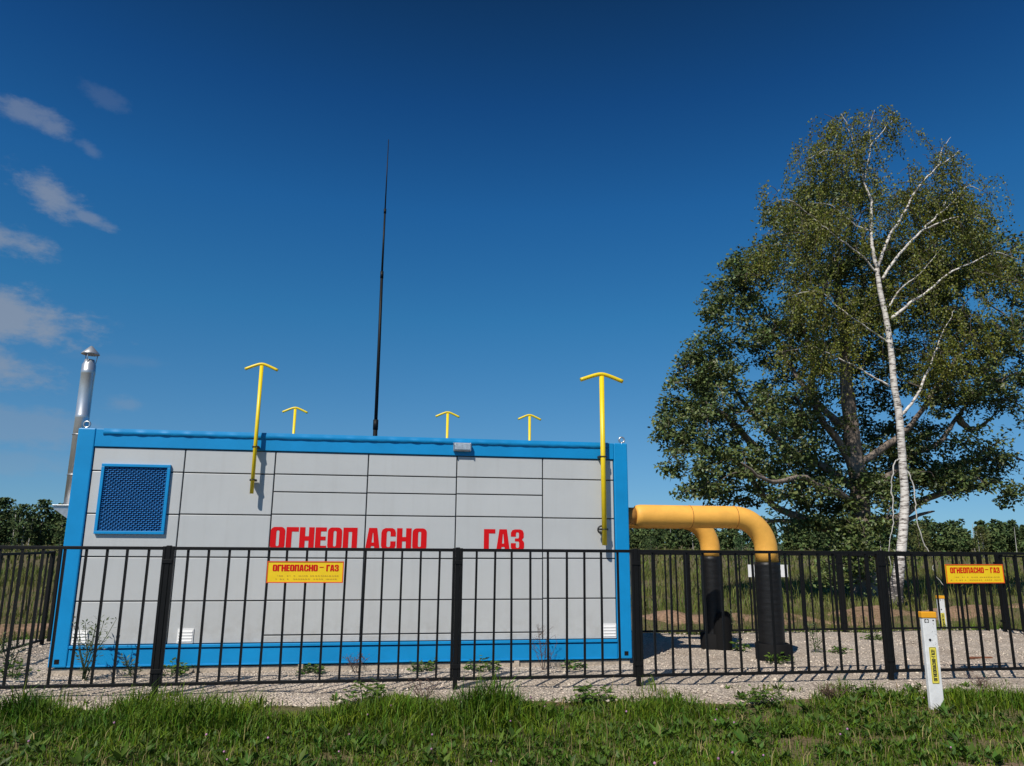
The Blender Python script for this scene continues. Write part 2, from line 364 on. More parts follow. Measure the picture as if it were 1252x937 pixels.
GX, GY = np.meshgrid(xs, ys); GZ = ground_z(GX, GY)
def grid(name, X, Y, Z, m):
    r, c = X.shape; V = np.stack([X.ravel(), Y.ravel(), Z.ravel()], 1); i = np.arange(r*c).reshape(r, c)
    Fq = np.stack([i[:-1, :-1].ravel(), i[:-1, 1:].ravel(), i[1:, 1:].ravel(), i[1:, :-1].ravel()], 1)
    return arrays(name, V, Fq, m, smooth=True)
tag(grid('ground', GX, GY, GZ, M['ground']), kind='structure')
# gravel yard with a ragged edge
def gravel_front(x): return 7.42-.05*np.sin(x*.9)-.30*smooth(1.5, 3.5, x)+.06*smooth(1, -3, x)+.14*pn(x, x*0, 1.7, 21)
gx = np.arange(-6.2, 11.5, .12); rows = []
for t in np.linspace(0, 1, 46):
    f = gravel_front(gx); b = 12.55+.18*pn(gx, gx*0, 1.3, 40)
    rows.append(f+(b-f)*t)
GYY = np.array(rows); GXX = np.tile(gx, (46, 1))
edge = np.minimum(np.linspace(0, 1, 46)[:, None]*46/3, 1)*np.minimum((1-np.linspace(0, 1, 46))[:, None]*46/2, 1)
side = np.minimum(np.minimum((GXX+6.2)/.4, (11.5-GXX)/.4), 1)
GZZ = ground_z(GXX, GYY)+.006+np.clip(edge*side, 0, 1)*(.012+.018*pn(GXX, GYY, 2.3, 8)+.012*pn(GXX, GYY, 6, 2)+.014)-.03*(1-np.clip(edge*side*4, 0, 1))
tag(grid('gravel_yard', GXX, GYY, GZZ, M['gravel']), kind='structure')
def gravel_z(x, y): return ground_z(x, y)+.03
# bare dirt track in the foreground, right
dx_ = np.arange(-8, 12, .25); rr = []
for t in np.linspace(0, 1, 14):
    top = 4.3+1.05*smooth(.6, 3.2, dx_)+.12*pn(dx_, dx_*0, 1.4, 60); rr.append(-1+(top+1)*t)
DY = np.array(rr); DX = np.tile(dx_, (14, 1))
tag(grid('dirt_path', DX, DY, ground_z(DX, DY)+.010-.02*(np.linspace(0, 1, 14)[:, None] > .99), M['dirt']), kind='structure')
# dug-over bare soil behind the yard
bx = np.arange(-16, 24, .25); br = []
for t in np.linspace(0, 1, 18):
    c = 16.6+.0875*(bx-6); hw = 1.5+.8*pn(bx, bx*0, .55, 70); br.append(c-np.maximum(hw, .2)+2*np.maximum(hw, .2)*t)
BY = np.array(br); BX = np.tile(bx, (18, 1)); tt = np.linspace(0, 1, 18)[:, None]
BZ = ground_z(BX, BY)-.05+(.075+.20*pn(BX, BY, .9, 14)+.07*pn(BX, BY, 3, 15))*np.sin(PI*tt)
tag(grid('soil_ridge', BX, BY, BZ, M['ridge']), kind='structure')

# ------------------------------------------------------------------ lettering
def rr_loop(x0, y0, x1, y1, r, k=5):
    P = []
    for cx, cy, a0 in ((x1-r, y1-r, 0), (x0+r, y1-r, 90), (x0+r, y0+r, 180), (x1-r, y0+r, 270)):
        for i in range(k+1):
            a = math.radians(a0+90*i/k); P.append((cx+r*math.cos(a), cy+r*math.sin(a)))
    return P
GL = {
 'О': [rr_loop(0, 0, .66, 1, .19), rr_loop(.262, .15, .398, .85, .065)],
 'Г': [[(0, 0), (.25, 0), (.25, .80), (.56, .80), (.56, 1), (0, 1)]],
 'Н': [[(0, 0), (.25, 0), (.25, .40), (.42, .40), (.42, 0), (.67, 0), (.67, 1), (.42, 1), (.42, .60), (.25, .60), (.25, 1), (0, 1)]],
 'Е': [[(0, 0), (.52, 0), (.52, .18), (.25, .18), (.25, .42), (.48, .42), (.48, .59), (.25, .59), (.25, .82), (.51, .82), (.51, 1), (0, 1)]],
 'П': [[(0, 0), (.25, 0), (.25, .81), (.41, .81), (.41, 0), (.66, 0), (.66, 1), (0, 1)]],
 'А': [[(0, 0), (.24, 0), (.265, .18), (.405, .18), (.43, 0), (.67, 0), (.52, 1), (.15, 1)], [(.285, .34), (.385, .34), (.345, .78), (.325, .78)]],
 'С': [[(.66, .62), (.66, .80), (.62, .93), (.5, 1), (.18, 1), (.05, .93), (0, .80), (0, .2), (.05, .07), (.18, 0), (.48, 0), (.61, .07), (.66, .2), (.66, .40), (.42, .40), (.42, .2), (.385, .14), (.285, .14), (.245, .2), (.245, .8), (.285, .86), (.38, .86), (.42, .8), (.42, .62)]],
 'З': [[(0, .66), (0, .84), (.07, .96), (.2, 1), (.46, 1), (.59, .95), (.64, .83), (.64, .63), (.55, .52), (.64, .43), (.66, .36), (.66, .17), (.6, .05), (.46, 0), (.19, 0), (.06, .05), (0, .17), (0, .36), (.25, .36), (.25, .19), (.28, .14), (.37, .14), (.41, .19), (.41, .39), (.37, .44), (.2, .44), (.2, .58), (.36, .58), (.40, .63), (.40, .81), (.36, .86), (.28, .86), (.25, .81), (.25, .66)]],
 '-': [[(.02, .48), (.34, .48), (.34, .62), (.02, .62)]],
 '–': [[(.06, .56), (.62, .56), (.62, .68), (.06, .68)]],
 '!': [[(.06, .30), (.24, .30), (.28, 1), (.02, 1)], None, [(.05, 0), (.25, 0), (.25, .2), (.05, .2)]],
}
ADV = {'О': .66, 'Г': .56, 'Н': .67, 'Е': .52, 'П': .66, 'А': .67, 'С': .66, 'З': .66, '-': .36, '–': .68, '!': .3, ' ': .3}
def text_width(s, gap): return sum(ADV[c] for c in s)+gap*(len(s)-1)
def put_text(mb, s, put, x, y, h, width=None, gap=.07, slant=0.0):
    w = text_width(s, gap); sx_ = h if width is None else width/w
    cx = 0
    for c in s:
        if c != ' ':
            g = GL[c]; grp = [[]]
            for l in g:
                if l is None: grp.append([])
                else: grp[-1].append(l)
            for q in grp:
                mb.sheet([[(x+(cx+px+slant*py)*sx_, y+py*h) for px, py in l] for l in q], put)
        cx += ADV[c]+gap

# ------------------------------------------------------------------ gas cabin
CX0, CX1, CY0, CY1 = -3.70, 2.96, 9.29, 11.72
cab = thing('gas_cabin', 'long grey panelled gas cabin with bright blue steel frame and red lettering', 'building', ((CX0+CX1)/2, CY0, 0))
OX, OY = cab.location.x, cab.location.y
def cx_(x): return x-OX
def cy_(y): return y-OY
YP = CY0+.022                                        # face of the wall panels, a little behind the frame
seams = [-3.505, -2.49, -1.452, -.345, .747, 1.842, 2.775]
rowsz = {0: [.805, 1.295, 1.78, 2.272], 1: [.805, 1.295, 1.785, 2.270], 2: [.421, .808, 1.29, 1.797, 2.063, 2.275],
         3: [.421, .808, 1.29, 1.797, 2.068, 2.280], 4: [.424, .810, 1.295, 1.80, 2.075, 2.285], 5: [.819, 1.301, 1.795, 2.284]}
w = MB()
for i in range(6):
    z = [.335]+rowsz[i]+[2.548]
    for a, b in zip(z[:-1], z[1:]): w.box(cx_(seams[i]+.0075), cx_(seams[i+1]-.0075), cy_(YP), cy_(YP)+.03, a+.007, b-.007, .005)
w.build('wall_panel', M['panel'], cab)
c = MB()
c.box(cx_(CX0+.05), cx_(CX1-.05), cy_(YP+.018), cy_(YP+.06), .31, 2.57)
c.build('seam_backing', M['seam'], cab)
sd_ = MB()
for x0, x1 in ((CX0+.02, CX0+.06), (CX1-.06, CX1-.02)):
    for j in range(3): sd_.box(cx_(x0), cx_(x1), cy_(CY0+.26+j*.66), cy_(CY0+.26+j*.66+.65), .335, 2.548, .003)
sd_.box(cx_(CX0+.24), cx_(CX1-.18), cy_(CY1-.05), cy_(CY1-.02), .335, 2.548)
sd_.build('wall', M['panel'], cab)
for x0, x1, y0, y1 in ((CX0, -3.508, CY0, CY0+.25), (2.778, CX1, CY0, CY0+.25), (CX0, -3.508, CY1-.25, CY1), (2.778, CX1, CY1-.25, CY1)):
    p = MB().box(cx_(x0), cx_(x1), cy_(y0), cy_(y1), .105, 2.765, .012).build('corner_post', M['blue'], cab)
    if y0 == CY0:
        hx = -3.61 if x0 < 0 else 2.885
        MB().box(cx_(hx-.025), cx_(hx+.025), cy_(CY0-.003), cy_(CY0+.01), .143, .192).build('socket_hole', M['black'], p)
        ex = -3.635 if x0 < 0 else 2.905
        MB().torus((cx_(ex), cy_(CY0+.06), 2.815), .036, .011, 'Y').tube([(cx_(ex), cy_(CY0+.06), 2.758), (cx_(ex), cy_(CY0+.06), 2.782)], .016, 10).build('lifting_eye', M['zinc'], p)
# beams
t = MB().box(cx_(-3.505), cx_(2.775), cy_(CY0+.004), cy_(CY0+.06), 2.552, 2.762, .006)
t.build('top_beam', M['blue'], cab)
g = MB()
nseg = 320; xa, xb = cx_(-3.42), cx_(2.70)
for k in range(nseg+1):                              # folded flashing, its lower lip buckled
    x = xa+(xb-xa)*k/nseg; ph = 2*PI*(x+.02*math.sin(x*3))/.272
    bul = (.0055+.002*math.sin(x*1.7))*max(0, math.sin(ph))+.0015; dz = .004*math.sin(ph+.5)+.003*math.sin(x*2.1)
    y = cy_(CY0)
    g.v += [(x, y+.002, 2.768), (x, y-.003-bul*.12, 2.735), (x, y-.004-bul*1.5, 2.697+dz), (x, y+.003, 2.694+dz)]
    if k:
        b = len(g.v)-8
        for q in range(3): g.f.append([b+q, b+q+4, b+q+5, b+q+1]); g.sm.append(True)
g.build('flashing', M['blue'], cab)
for name, z0, z1 in (('bottom_beam', .105, .330), ('top_beam', 2.552, 2.762)):
    q = MB().box(cx_(-3.505), cx_(2.775), cy_(CY1-.06), cy_(CY1-.004), z0, z1, .006)
    q.box(cx_(CX0+.004), cx_(CX0+.06), cy_(CY0+.253), cy_(CY1-.253), z0, z1, .006); q.box(cx_(CX1-.06), cx_(CX1-.004), cy_(CY0+.253), cy_(CY1-.253), z0, z1, .006)
    q.build(name, M['blue'], cab)
bb = MB().box(cx_(-3.505), cx_(2.775), cy_(CY0+.012), cy_(CY0+.06), .105, .288, .005)
bb.box(cx_(-3.505), cx_(2.775), cy_(CY0-.004), cy_(CY0+.06), .300, .333, .005)
bb.box(cx_(-3.505), cx_(2.775), cy_(CY0+.004), cy_(CY0+.06), .105, .122, .003)
bb.build('bottom_beam', M['blue'], cab)
MB().box(cx_(CX0+.06), cx_(CX1-.06), cy_(CY0+.05), cy_(CY1-.05), 2.70, 2.755).build('roof', M['roofm'], cab)
fo = MB().box(cx_(CX0+.02), cx_(CX1-.02), cy_(CY0+.03), cy_(CY1-.03), -.05, .088, .012)
for x in (-1.0, .75, 1.52): fo.box(cx_(x-.03), cx_(x+.03), cy_(CY0+.0), cy_(CY0+.03), .02, .10, .004)
fo.build('foundation', M['concrete'], cab)
# louvre
lv = MB()
LX0, LX1, LZ0, LZ1 = -3.392, -2.632, 1.550, 2.355
for a in ((LX0, LX1, LZ0, LZ0+.035), (LX0, LX1, LZ1-.035, LZ1), (LX0, LX0+.035, LZ0+.0352, LZ1-.0352), (LX1-.035, LX1, LZ0+.0352, LZ1-.0352)):
    lv.box(cx_(a[0]), cx_(a[1]), cy_(YP-.035), cy_(YP+.004), a[2], a[3], .004)
lo = lv.build('louvre', M['blue'], cab)
MB().box(cx_(LX0+.03), cx_(LX1-.03), cy_(YP-.006), cy_(YP-.002), LZ0+.03, LZ1-.03).build('back_plate', M['bluedark'], lo)
gr = MB(); nr, nc = 33, 13
cw = (LX1-LX0-.07)/nc; ch = (LZ1-LZ0-.07)/nr
for j in range(nr):
    for i in range(-1, nc+1):
        x0 = LX0+.035+(i+(.5 if j % 2 else 0))*cw+cw*.13; x1 = x0+cw*.76
        x0 = max(x0, LX0+.036); x1 = min(x1, LX1-.036)
        if x1-x0 < .012: continue
        z = LZ0+.035+(j+.5)*ch; b = len(gr.v); y = cy_(YP); h = ch*.21; r_ = random.uniform(-.002, .002)
        gr.v += [(cx_(x0), y-.008, z+h), (cx_(x1), y-.008, z+h), (cx_(x1), y-.024+r_, z-h), (cx_(x0), y-.024+r_, z-h), (cx_(x0), y-.006, z+h+.003), (cx_(x1), y-.006, z+h+.003), (cx_(x1), y-.021+r_, z-h-.004), (cx_(x0), y-.021+r_, z-h-.004)]
        for q in ([0, 1, 2, 3], [3, 2, 6, 7], [0, 4, 5, 1], [0, 3, 7, 4], [1, 5, 6, 2], [7, 6, 5, 4]): gr.f.append([b+u for u in q]); gr.sm.append(False)
gr.build('louvre_grille', M['bluemesh'], lo)
# small white wall vents
for x0, x1, z0, z1 in ((-3.49, -3.322, .340, .497), (-2.382, -2.207, .343, .503), (2.590, 2.766, .346, .516)):
    v = MB().box(cx_(x0), cx_(x1), cy_(YP-.012), cy_(YP-.002), z0, z1, .003)
    ve = v.build('wall_vent', M['white'], cab)
    s_ = MB()
    for k in range(4):
        zz = z0+.018+k*(z1-z0-.03)/4; b = len(s_.v); y = cy_(YP)
        s_.v += [(cx_(x0+.012), y-.013, zz+.03), (cx_(x1-.012), y-.013, zz+.03), (cx_(x1-.012), y-.020, zz+.004), (cx_(x0+.012), y-.020, zz+.004), (cx_(x1-.012), y-.013, zz), (cx_(x0+.012), y-.013, zz)]
        for q in ([0, 3, 2, 1], [3, 5, 4, 2], [0, 5, 3], [1, 2, 4]): s_.f.append([b+u for u in q]); s_.sm.append(False)
    s_.build('vent_slats', M['white'], ve)
# lamp on the top beam
la = MB().box(cx_(.692), cx_(.917), cy_(CY0-.055), cy_(CY0+.003), 2.603, 2.708, .01).build('wall_lamp', M['zinc'], cab)
MB().box(cx_(.708), cx_(.901), cy_(CY0-.062), cy_(CY0-.052), 2.620, 2.692, .004).build('lens', M['lens'], la)
for x in (.700, .907): MB().box(cx_(x-.006), cx_(x+.006), cy_(CY0-.066), cy_(CY0-.054), 2.606, 2.705, .002).build('lamp_clip', M['zinc'], la)
# red lettering on the wall
for s_, x, wd in (('ОГНЕОП', -1.445, 1.010), ('АСНО', -.338, .735), ('ГАЗ', 1.100, .505)):
    mb = MB(); put_text(mb, s_, lambda a, b: (cx_(a), cy_(YP-.003), b), x, 1.388, .262, wd, .05)
    mb.build('lettering', M['red'], cab)
# T-headed vent pipes
def vent(x, y, z0, z1, r, arm, drop, clamps, side):
    o = MB().tube([(cx_(x), cy_(y), z0), (cx_(x), cy_(y), z1-r)], r, 14).build('vent_pipe', M['yellow'], cab)
    pts = []
    for k in range(-8, 9):
        u = k/8; pts.append((cx_(x)+arm*u, cy_(y), z1-drop*(math.sqrt(u*u+.05)-math.sqrt(.05))/(math.sqrt(1.05)-math.sqrt(.05))))
    MB().tube(pts, r*.80, 12).build('vent_head', M['yellow'], o)
    for zc in clamps:
        m = MB().torus((cx_(x), cy_(y), zc), r+.006, .006, 'Z', 18, 6)
        m.box(cx_(x)-r*1.6, cx_(x)+r*1.6, min(cy_(y), cy_(y)+side*.095), max(cy_(y), cy_(y)+side*.095)-.02*0, zc-.012, zc+.012, .002)
        m.build('clamp', M['bracket'], o)
    return o
v1 = vent(-1.677, CY0-.095, 2.03, 3.60, .0225, .192, .072, (2.585, 2.19), 1)
v1['label'] = 'yellow vent pipe on the front wall, left of the red lettering'
v2 = vent(2.606, CY0-.095, 1.465, 3.655, .032, .285, .088, (2.575, 1.66), 1)
v2['label'] = 'longest and thickest yellow vent pipe, at the right end of the front wall'
MB().torus((cx_(2.575), cy_(CY0-.07), 1.655), .045, .011, 'Y', 20, 8).build('ring', M['bracket'], v2)
for x, zt in ((-1.60, 3.52), (.78, 3.53), (2.12, 3.53)):
    vent(x, CY1+.095, 2.03, zt, .021, .19, .075, (2.585, 2.19), -1)
# stainless chimney on the left wall
CHX, CHY = -3.858, 9.76
ch_ = MB().lathe([(.001, 1.88), (.079, 1.88), (.079, 2.94), (.0815, 2.945), (.0815, 2.985), (.079, 2.99), (.079, 3.50), (.082, 3.505), (.082, 3.555), (.079, 3.56), (.079, 3.625), (.062, 3.655), (.054, 3.69), (.054, 3.69), (.054, 3.60)], (cx_(CHX), cy_(CHY), 0), 32)
cho = ch_.build('chimney', M['steel'], cab); cho['label'] = 'shiny stainless steel chimney with conical cap'
cp = MB().lathe([(.001, 3.872), (.012, 3.868), (.102, 3.772), (.106, 3.760), (.100, 3.758), (.03, 3.82), (.001, 3.825)], (cx_(CHX), cy_(CHY), 0), 28)
for k in range(3):
    a = 2*PI*k/3+.5; cp.tube([(cx_(CHX)+.069*math.cos(a), cy_(CHY)+.069*math.sin(a), 3.65), (cx_(CHX)+.085*math.cos(a), cy_(CHY)+.085*math.sin(a), 3.775)], .006, 6)
cp.build('chimney_cap', M['steel'], cho)
for z in (2.74, 2.25):
    MB().torus((cx_(CHX), cy_(CHY), z), .082, .006, 'Z', 28, 6).box(cx_(CHX)+.085, cx_(CX0)+.03, cy_(CHY)-.015, cy_(CHY)+.015, z-.012, z+.012).build('clamp', M['zinc'], cho)
bk = MB()
for y in (-.12, .10):
    b = len(bk.v); q = [(CX0+.02, 1.872), (CX0-.30, 1.872), (CX0-.30, 1.845), (CX0+.02, 1.62)]
    bk.v += [(cx_(x), cy_(CHY+y), z) for x, z in q]+[(cx_(x), cy_(CHY+y)+.02, z) for x, z in q]
    for f in ([0, 1, 2, 3], [7, 6, 5, 4], [0, 4, 5, 1], [1, 5, 6, 2], [2, 6, 7, 3], [3, 7, 4, 0]): bk.f.append([b+i for i in f]); bk.sm.append(False)
bk.box(cx_(CX0-.31), cx_(CX0+.02), cy_(CHY-.14), cy_(CHY+.14), 1.873, 1.887, .002)
bk.build('bracket', M['zinc'], cho)

# ------------------------------------------------------------------ lightning mast
mast = thing('lightning_mast', 'tall thin black lightning mast behind the grey cabin', 'mast', (-.36, 12.0, 0))
mo = MB().tube([(0, 0, 0), (0, 0, 3.32)], .036, 14).build('mast_base', M['black'], mast)
MB().tube([(0, 0, 3.24), (0, 0, 3.40)], .042, 14).build('collar', M['black'], mo)
mu = MB().tube([(0, 0, 3.32), (-.004, 0, 4.6), (-.012, 0, 5.85)], [.029, .027, .024], 12).build('mast_pole', M['black'], mast)
MB().tube([(-.012, 0, 5.80), (-.012, 0, 5.92)], .028, 12).build('collar', M['black'], mu)
ti = MB().tube([(-.012, 0, 5.85), (-.010, 0, 7.0)], [.018, .016], 10).tube([(-.010, 0, 7.0), (-.006, 0, 8.36)], [.012, .006], 8).build('mast_tip', M['black'], mast)
MB().tube([(-.010, 0, 6.97), (-.010, 0, 7.05)], .022, 10).build('collar', M['black'], ti)

# ------------------------------------------------------------------ gas pipes
def elbow(x0, z, xe, zb, R, k=14):
    P = [(x0, z)]+[(xe-R, z)] + [(xe-R+R*math.sin(a), z-R+R*math.cos(a)) for a in np.linspace(0, PI/2, k)[1:]] + [(xe, zb)]
    return P
def gas_pipe(label, y, xv, r, rb, ztop, zblack, rc, hc, group):
    o = thing('gas_pipe', label, 'pipe', (xv, y, 0), group)
    x0 = CX1+.15-xv
    pts = [(x0, ztop), (x0+.004, ztop), (x0+.015, ztop), (x0+.04, ztop), (x0+.075, ztop)]+elbow(x0+.13, ztop, 0, zblack-.002, .43)
    p = MB().tube([(x, 0, z) for x, z in pts], [r*.74, r*.82, r*.90, r*.97, r]+[r]*(len(pts)-5), 36).build('pipe', M['pipe'], o)
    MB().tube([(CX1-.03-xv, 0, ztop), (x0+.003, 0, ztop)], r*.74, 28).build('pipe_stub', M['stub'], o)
    for x in (-1.06, -.43):
        MB().torus((x, 0, ztop), r+.000, .006, 'X', 36, 6).build('weld', M['weld'], p)
    MB().torus((0, 0, ztop-.46), r, .004, 'Z', 36, 6).build('weld', M['weld'], p)
    sl_ = MB(); prof = []
    nz_ = 60
    for k in range(nz_+1):
        z = zblack*(1-k/nz_)-.02; prof.append((rb+.0012*((k*.37) % 1)+.0008*math.sin(k*1.7), z+.02*(k == 0)))
    prof = [(r-.003, zblack)]+prof
    sl_.lathe(prof, (0, 0, 0), 36); sl_.build('black_sleeve', M['bitumen'], o)
    MB().lathe([(rb+.012, .02), (rb+.012, hc-.01), (rc-.012, hc), (rc, hc-.012), (rc, -.05)], (0, 0, 0), 32).build('collar', M['rubbish'], o)
    return o
gas_pipe('nearer yellow gas pipe bending down into a black wrapped sleeve', 9.52, 4.925, .148, .165, 1.842, 1.262, .215, .24, 'yellow gas pipes leaving the cabin')
p2 = gas_pipe('farther yellow gas pipe, half hidden behind the other one, in black sleeve', 10.55, 4.585, .140, .148, 1.842, 1.315, .200, .25, 'yellow gas pipes leaving the cabin')
h = MB()
for k in range(13):                                   # half shell standing against the far sleeve
    a = PI+PI*k/12; zt = .30+.27*math.sin(PI*k/12)**.6
    h.v += [(.06+.13*math.cos(a), -.14+.12*math.sin(a), 0), (.06+.13*math.cos(a), -.14+.12*math.sin(a), zt)]
    if k: b = len(h.v)-4; h.f.append([b, b+2, b+3, b+1]); h.sm.append(True)
h.build('half_shell', M['rubbish'], p2)

# ------------------------------------------------------------------ fences
bar_cache = {}
def fence(label, name_loc, a, b, posts, ztop, zbot, step, pw=.046, bw=.0215):
    """a, b world ends of the run; posts: distances along it"""
    o = thing('metal_fence', label, 'fence', (a[0], a[1], 0), 'black metal fence runs round the yard')
    d = Vector((b[0]-a[0], b[1]-a[1], 0)); o.rotation_euler.z = math.atan2(d.y, d.x)
    def gz(s_): p = Vector((a[0], a[1], 0))+d.normalized()*s_; return float(ground_z(p.x, p.y))
    for s_ in posts:
        pm = MB().box(-pw/2, pw/2, -pw/2, pw/2, -.12, ztop+.012, .005)
        po = pm.build('post', M['black'], o, (s_, 0, 0))
    key = (ztop, zbot)
    if key not in bar_cache: bar_cache[key] = MB().box(-bw/2, bw/2, -bw/2, bw/2, zbot+.0145, ztop-.0325, 0).mesh('bar', M['black'])
    for p, q in zip(posts[:-1], posts[1:]):
        n = max(2, round((q-p)/step)); ln = q-p
        e = pw/2+.003; sw = .027
        for xs_ in (e, ln-e-sw): MB().box(xs_, xs_+sw, -.0225, .0225, zbot-.018, ztop+.004, .003).build('stile', M['black'], o, (p, 0, 0))
        MB().box(e+sw+.001, ln-e-sw-.001, -.021, .021, ztop-.032, ztop, .003).build('top_rail', M['black'], o, (p, 0, 0))
        MB().box(e+sw+.001, ln-e-sw-.001, -.017, .017, zbot-.016, zbot+.014, .003).build('bottom_rail', M['black'], o, (p, 0, 0))
        for zt in (zbot+.12, ztop-.14):                    # lugs that hold the panel to its post
            MB().box(-pw/2-.026, pw/2+.026, -.031, -.0235, zt-.02, zt+.02, .002).build('lug', M['black'], o, (p, 0, 0)) if p else None
        for k in range(1, n):
            link('bar', bar_cache[key], o, (p+ln*k/n+random.uniform(-.004, .004), random.uniform(-.002, .002), 0)).rotation_euler = (random.uniform(-.005, .005), random.uniform(-.007, .007), 0)
    return o
FL = -4.88
fence('nearest black metal fence run, in front of the cabin and carrying yellow signs', 0, (FL, 8.005), (10.5, 7.90), [0, 2.68, 5.55, 7.476, 10.365, 13.25, 15.38], 1.425, .138, .192)
fence('black metal fence run behind the cabin and the pipes, before the birch', 0, (-4.85, 12.12), (10.45, 12.28), [0, 1.3, 4.1, 6.92, 9.73, 12.53, 15.30], 1.335, .085, .188)
fence('short black metal fence run at the left end of the yard, beside the chimney', 0, (-4.85, 8.25), (-4.85, 12.0), [.9, 3.65], 1.31, .09, .188)
fence('black metal fence run at the right end of the yard, past the marker post', 0, (10.62, 12.2), (10.95, 8.0), [.10, 2.1, 4.1], 1.335, .085, .188)

# ------------------------------------------------------------------ signs
def warn_sign(label, x0, z0, w_, h_, y, rot):
    o = MB().box(0, w_, -.004, .004, 0, h_, .001).build('warning_sign', M['signyel'], None, (x0, y, z0)); o.rotation_euler.y = rot
    tag(o, label, 'sign', 'yellow gas warning signs on the fence')
    bd = MB()
    for a in ((0, w_, 0, .010), (0, w_, h_-.010, h_), (0, .010, .0102, h_-.0102), (w_-.010, w_, .0102, h_-.0102)): bd.box(a[0], a[1], -.0075, -.0045, a[2], a[3])
    bd.build('border', M['redborder'], o)
    put = lambda a, b: (a, -.0065, b)
    tx = MB(); put_text(tx, 'ОГНЕОПАСНО', put, .055, h_*.54, h_*.30, w_*.585, .05); put_text(tx, '–', put, w_*.675, h_*.54, h_*.30, .050, .05)
    put_text(tx, 'ГАЗ', put, w_*.77, h_*.54, h_*.30, w_*.165, .05); tx.build('lettering', M['red'], o)
    fp = MB(); rs = random.Random(5)
    for row, zz in enumerate((.30, .15)):
        x = .05
        while x < w_-.06:
            q = rs.uniform(.006, .018)
            if rs.random() < .72: fp.sheet([[(x, zz*h_+rs.uniform(0, .004)), (x+q, zz*h_), (x+q, zz*h_+.008), (x, zz*h_+.012)]], put)
            x += q+rs.uniform(.005, .013)
    fp.build('faded_print', M['faint'], o)
    cl = MB()
    for x in (.03, w_-.03): cl.box(x-.012, x+.012, .0045, .016, h_*.45, h_*.55)
    cl.build('clip', M['bracket'], o)
    return o
warn_sign('yellow flammable gas sign on the front fence, before the middle of the cabin', -1.243, 1.078, .752, .212, 7.952, 0)
warn_sign('yellow flammable gas sign on the front fence, above the white marker post', 6.267, 1.072, .742, .212, 7.902, -.004)
bs = MB().box(-.36, .36, -.004, .004, 0, .205, .001).build('blank_sign', M['white'], None, (6.32, 12.20, .945)); tag(bs, 'plain white sign panel on the far fence, behind the nearer pipe', 'sign')
MB().box(-.28, -.25, .0045, .05, .09, .12).box(.25, .28, .0045, .05, .09, .12).build('clip', M['bracket'], bs)

# ------------------------------------------------------------------ marker posts
def marker(label, x, y, z, rz, tilt):
    o = thing('marker_post', label, 'marker post', (x, y, z), 'white gas line marker posts'); o.rotation_euler = (0, tilt, rz)
    b = MB().box(-.066, .066, -.022, .022, -.12, .824, .006).build('marker_body', M['post'], o)
    MB().box(-.073, .073, -.029, .029, .822, .878, .006).build('cap', M['orange'], o)
    MB().tube([(-.012, -.027, .625), (-.012, -.02, .625)], .011, 14).build('bolt', M['bracket'], b)
    pl = MB(); pl.sheet([rr_loop(-.032, .235, .038, .560, .008)], lambda a, c: (a, -.0242, c)); plo = pl.build('warning_plate', M['plate'], o)
    ed = MB(); ed.sheet([rr_loop(-.029, .238, .035, .557, .007), rr_loop(-.026, .241, .032, .554, .006)], lambda a, c: (a, -.0254, c))
    put_text(ed, 'ОГНЕОПАСНО-ГАЗ!', lambda a, c: (.021-c, -.0256, a), .258, 0, .036, .280, .07); ed.build('lettering', M['ink'], plo)
    mk = MB(); P = lambda a, c: (a, -.0236, c)
    for q in ((-.048, -.040, .780, .812), (-.040, -.028, .804, .812), (-.040, -.028, .780, .787), (-.022, -.010, .804, .812), (-.022, -.010, .780, .787), (-.012, -.006, .780, .812), (.030, .046, .795, .806)):
        mk.sheet([[(q[0], q[2]), (q[1], q[2]), (q[1], q[3]), (q[0], q[3])]], P)
    rs = random.Random(3)
    for k in range(26):
        a = rs.uniform(.0, .055); c = rs.uniform(.57, .79); mk.sheet([[(a, c), (a+.003, c), (a+.003, c+.003), (a, c+.003)]], P)
    mk.build('ink_mark', M['ink'], b)
    return o
marker('white orange-capped marker post in the grass before the fence, nearer one', 5.05, 6.68, 0, -.10, .004)
marker('white orange-capped marker post beyond the far fence, farther one', 10.44, 13.39, -.33, -.2, .0)

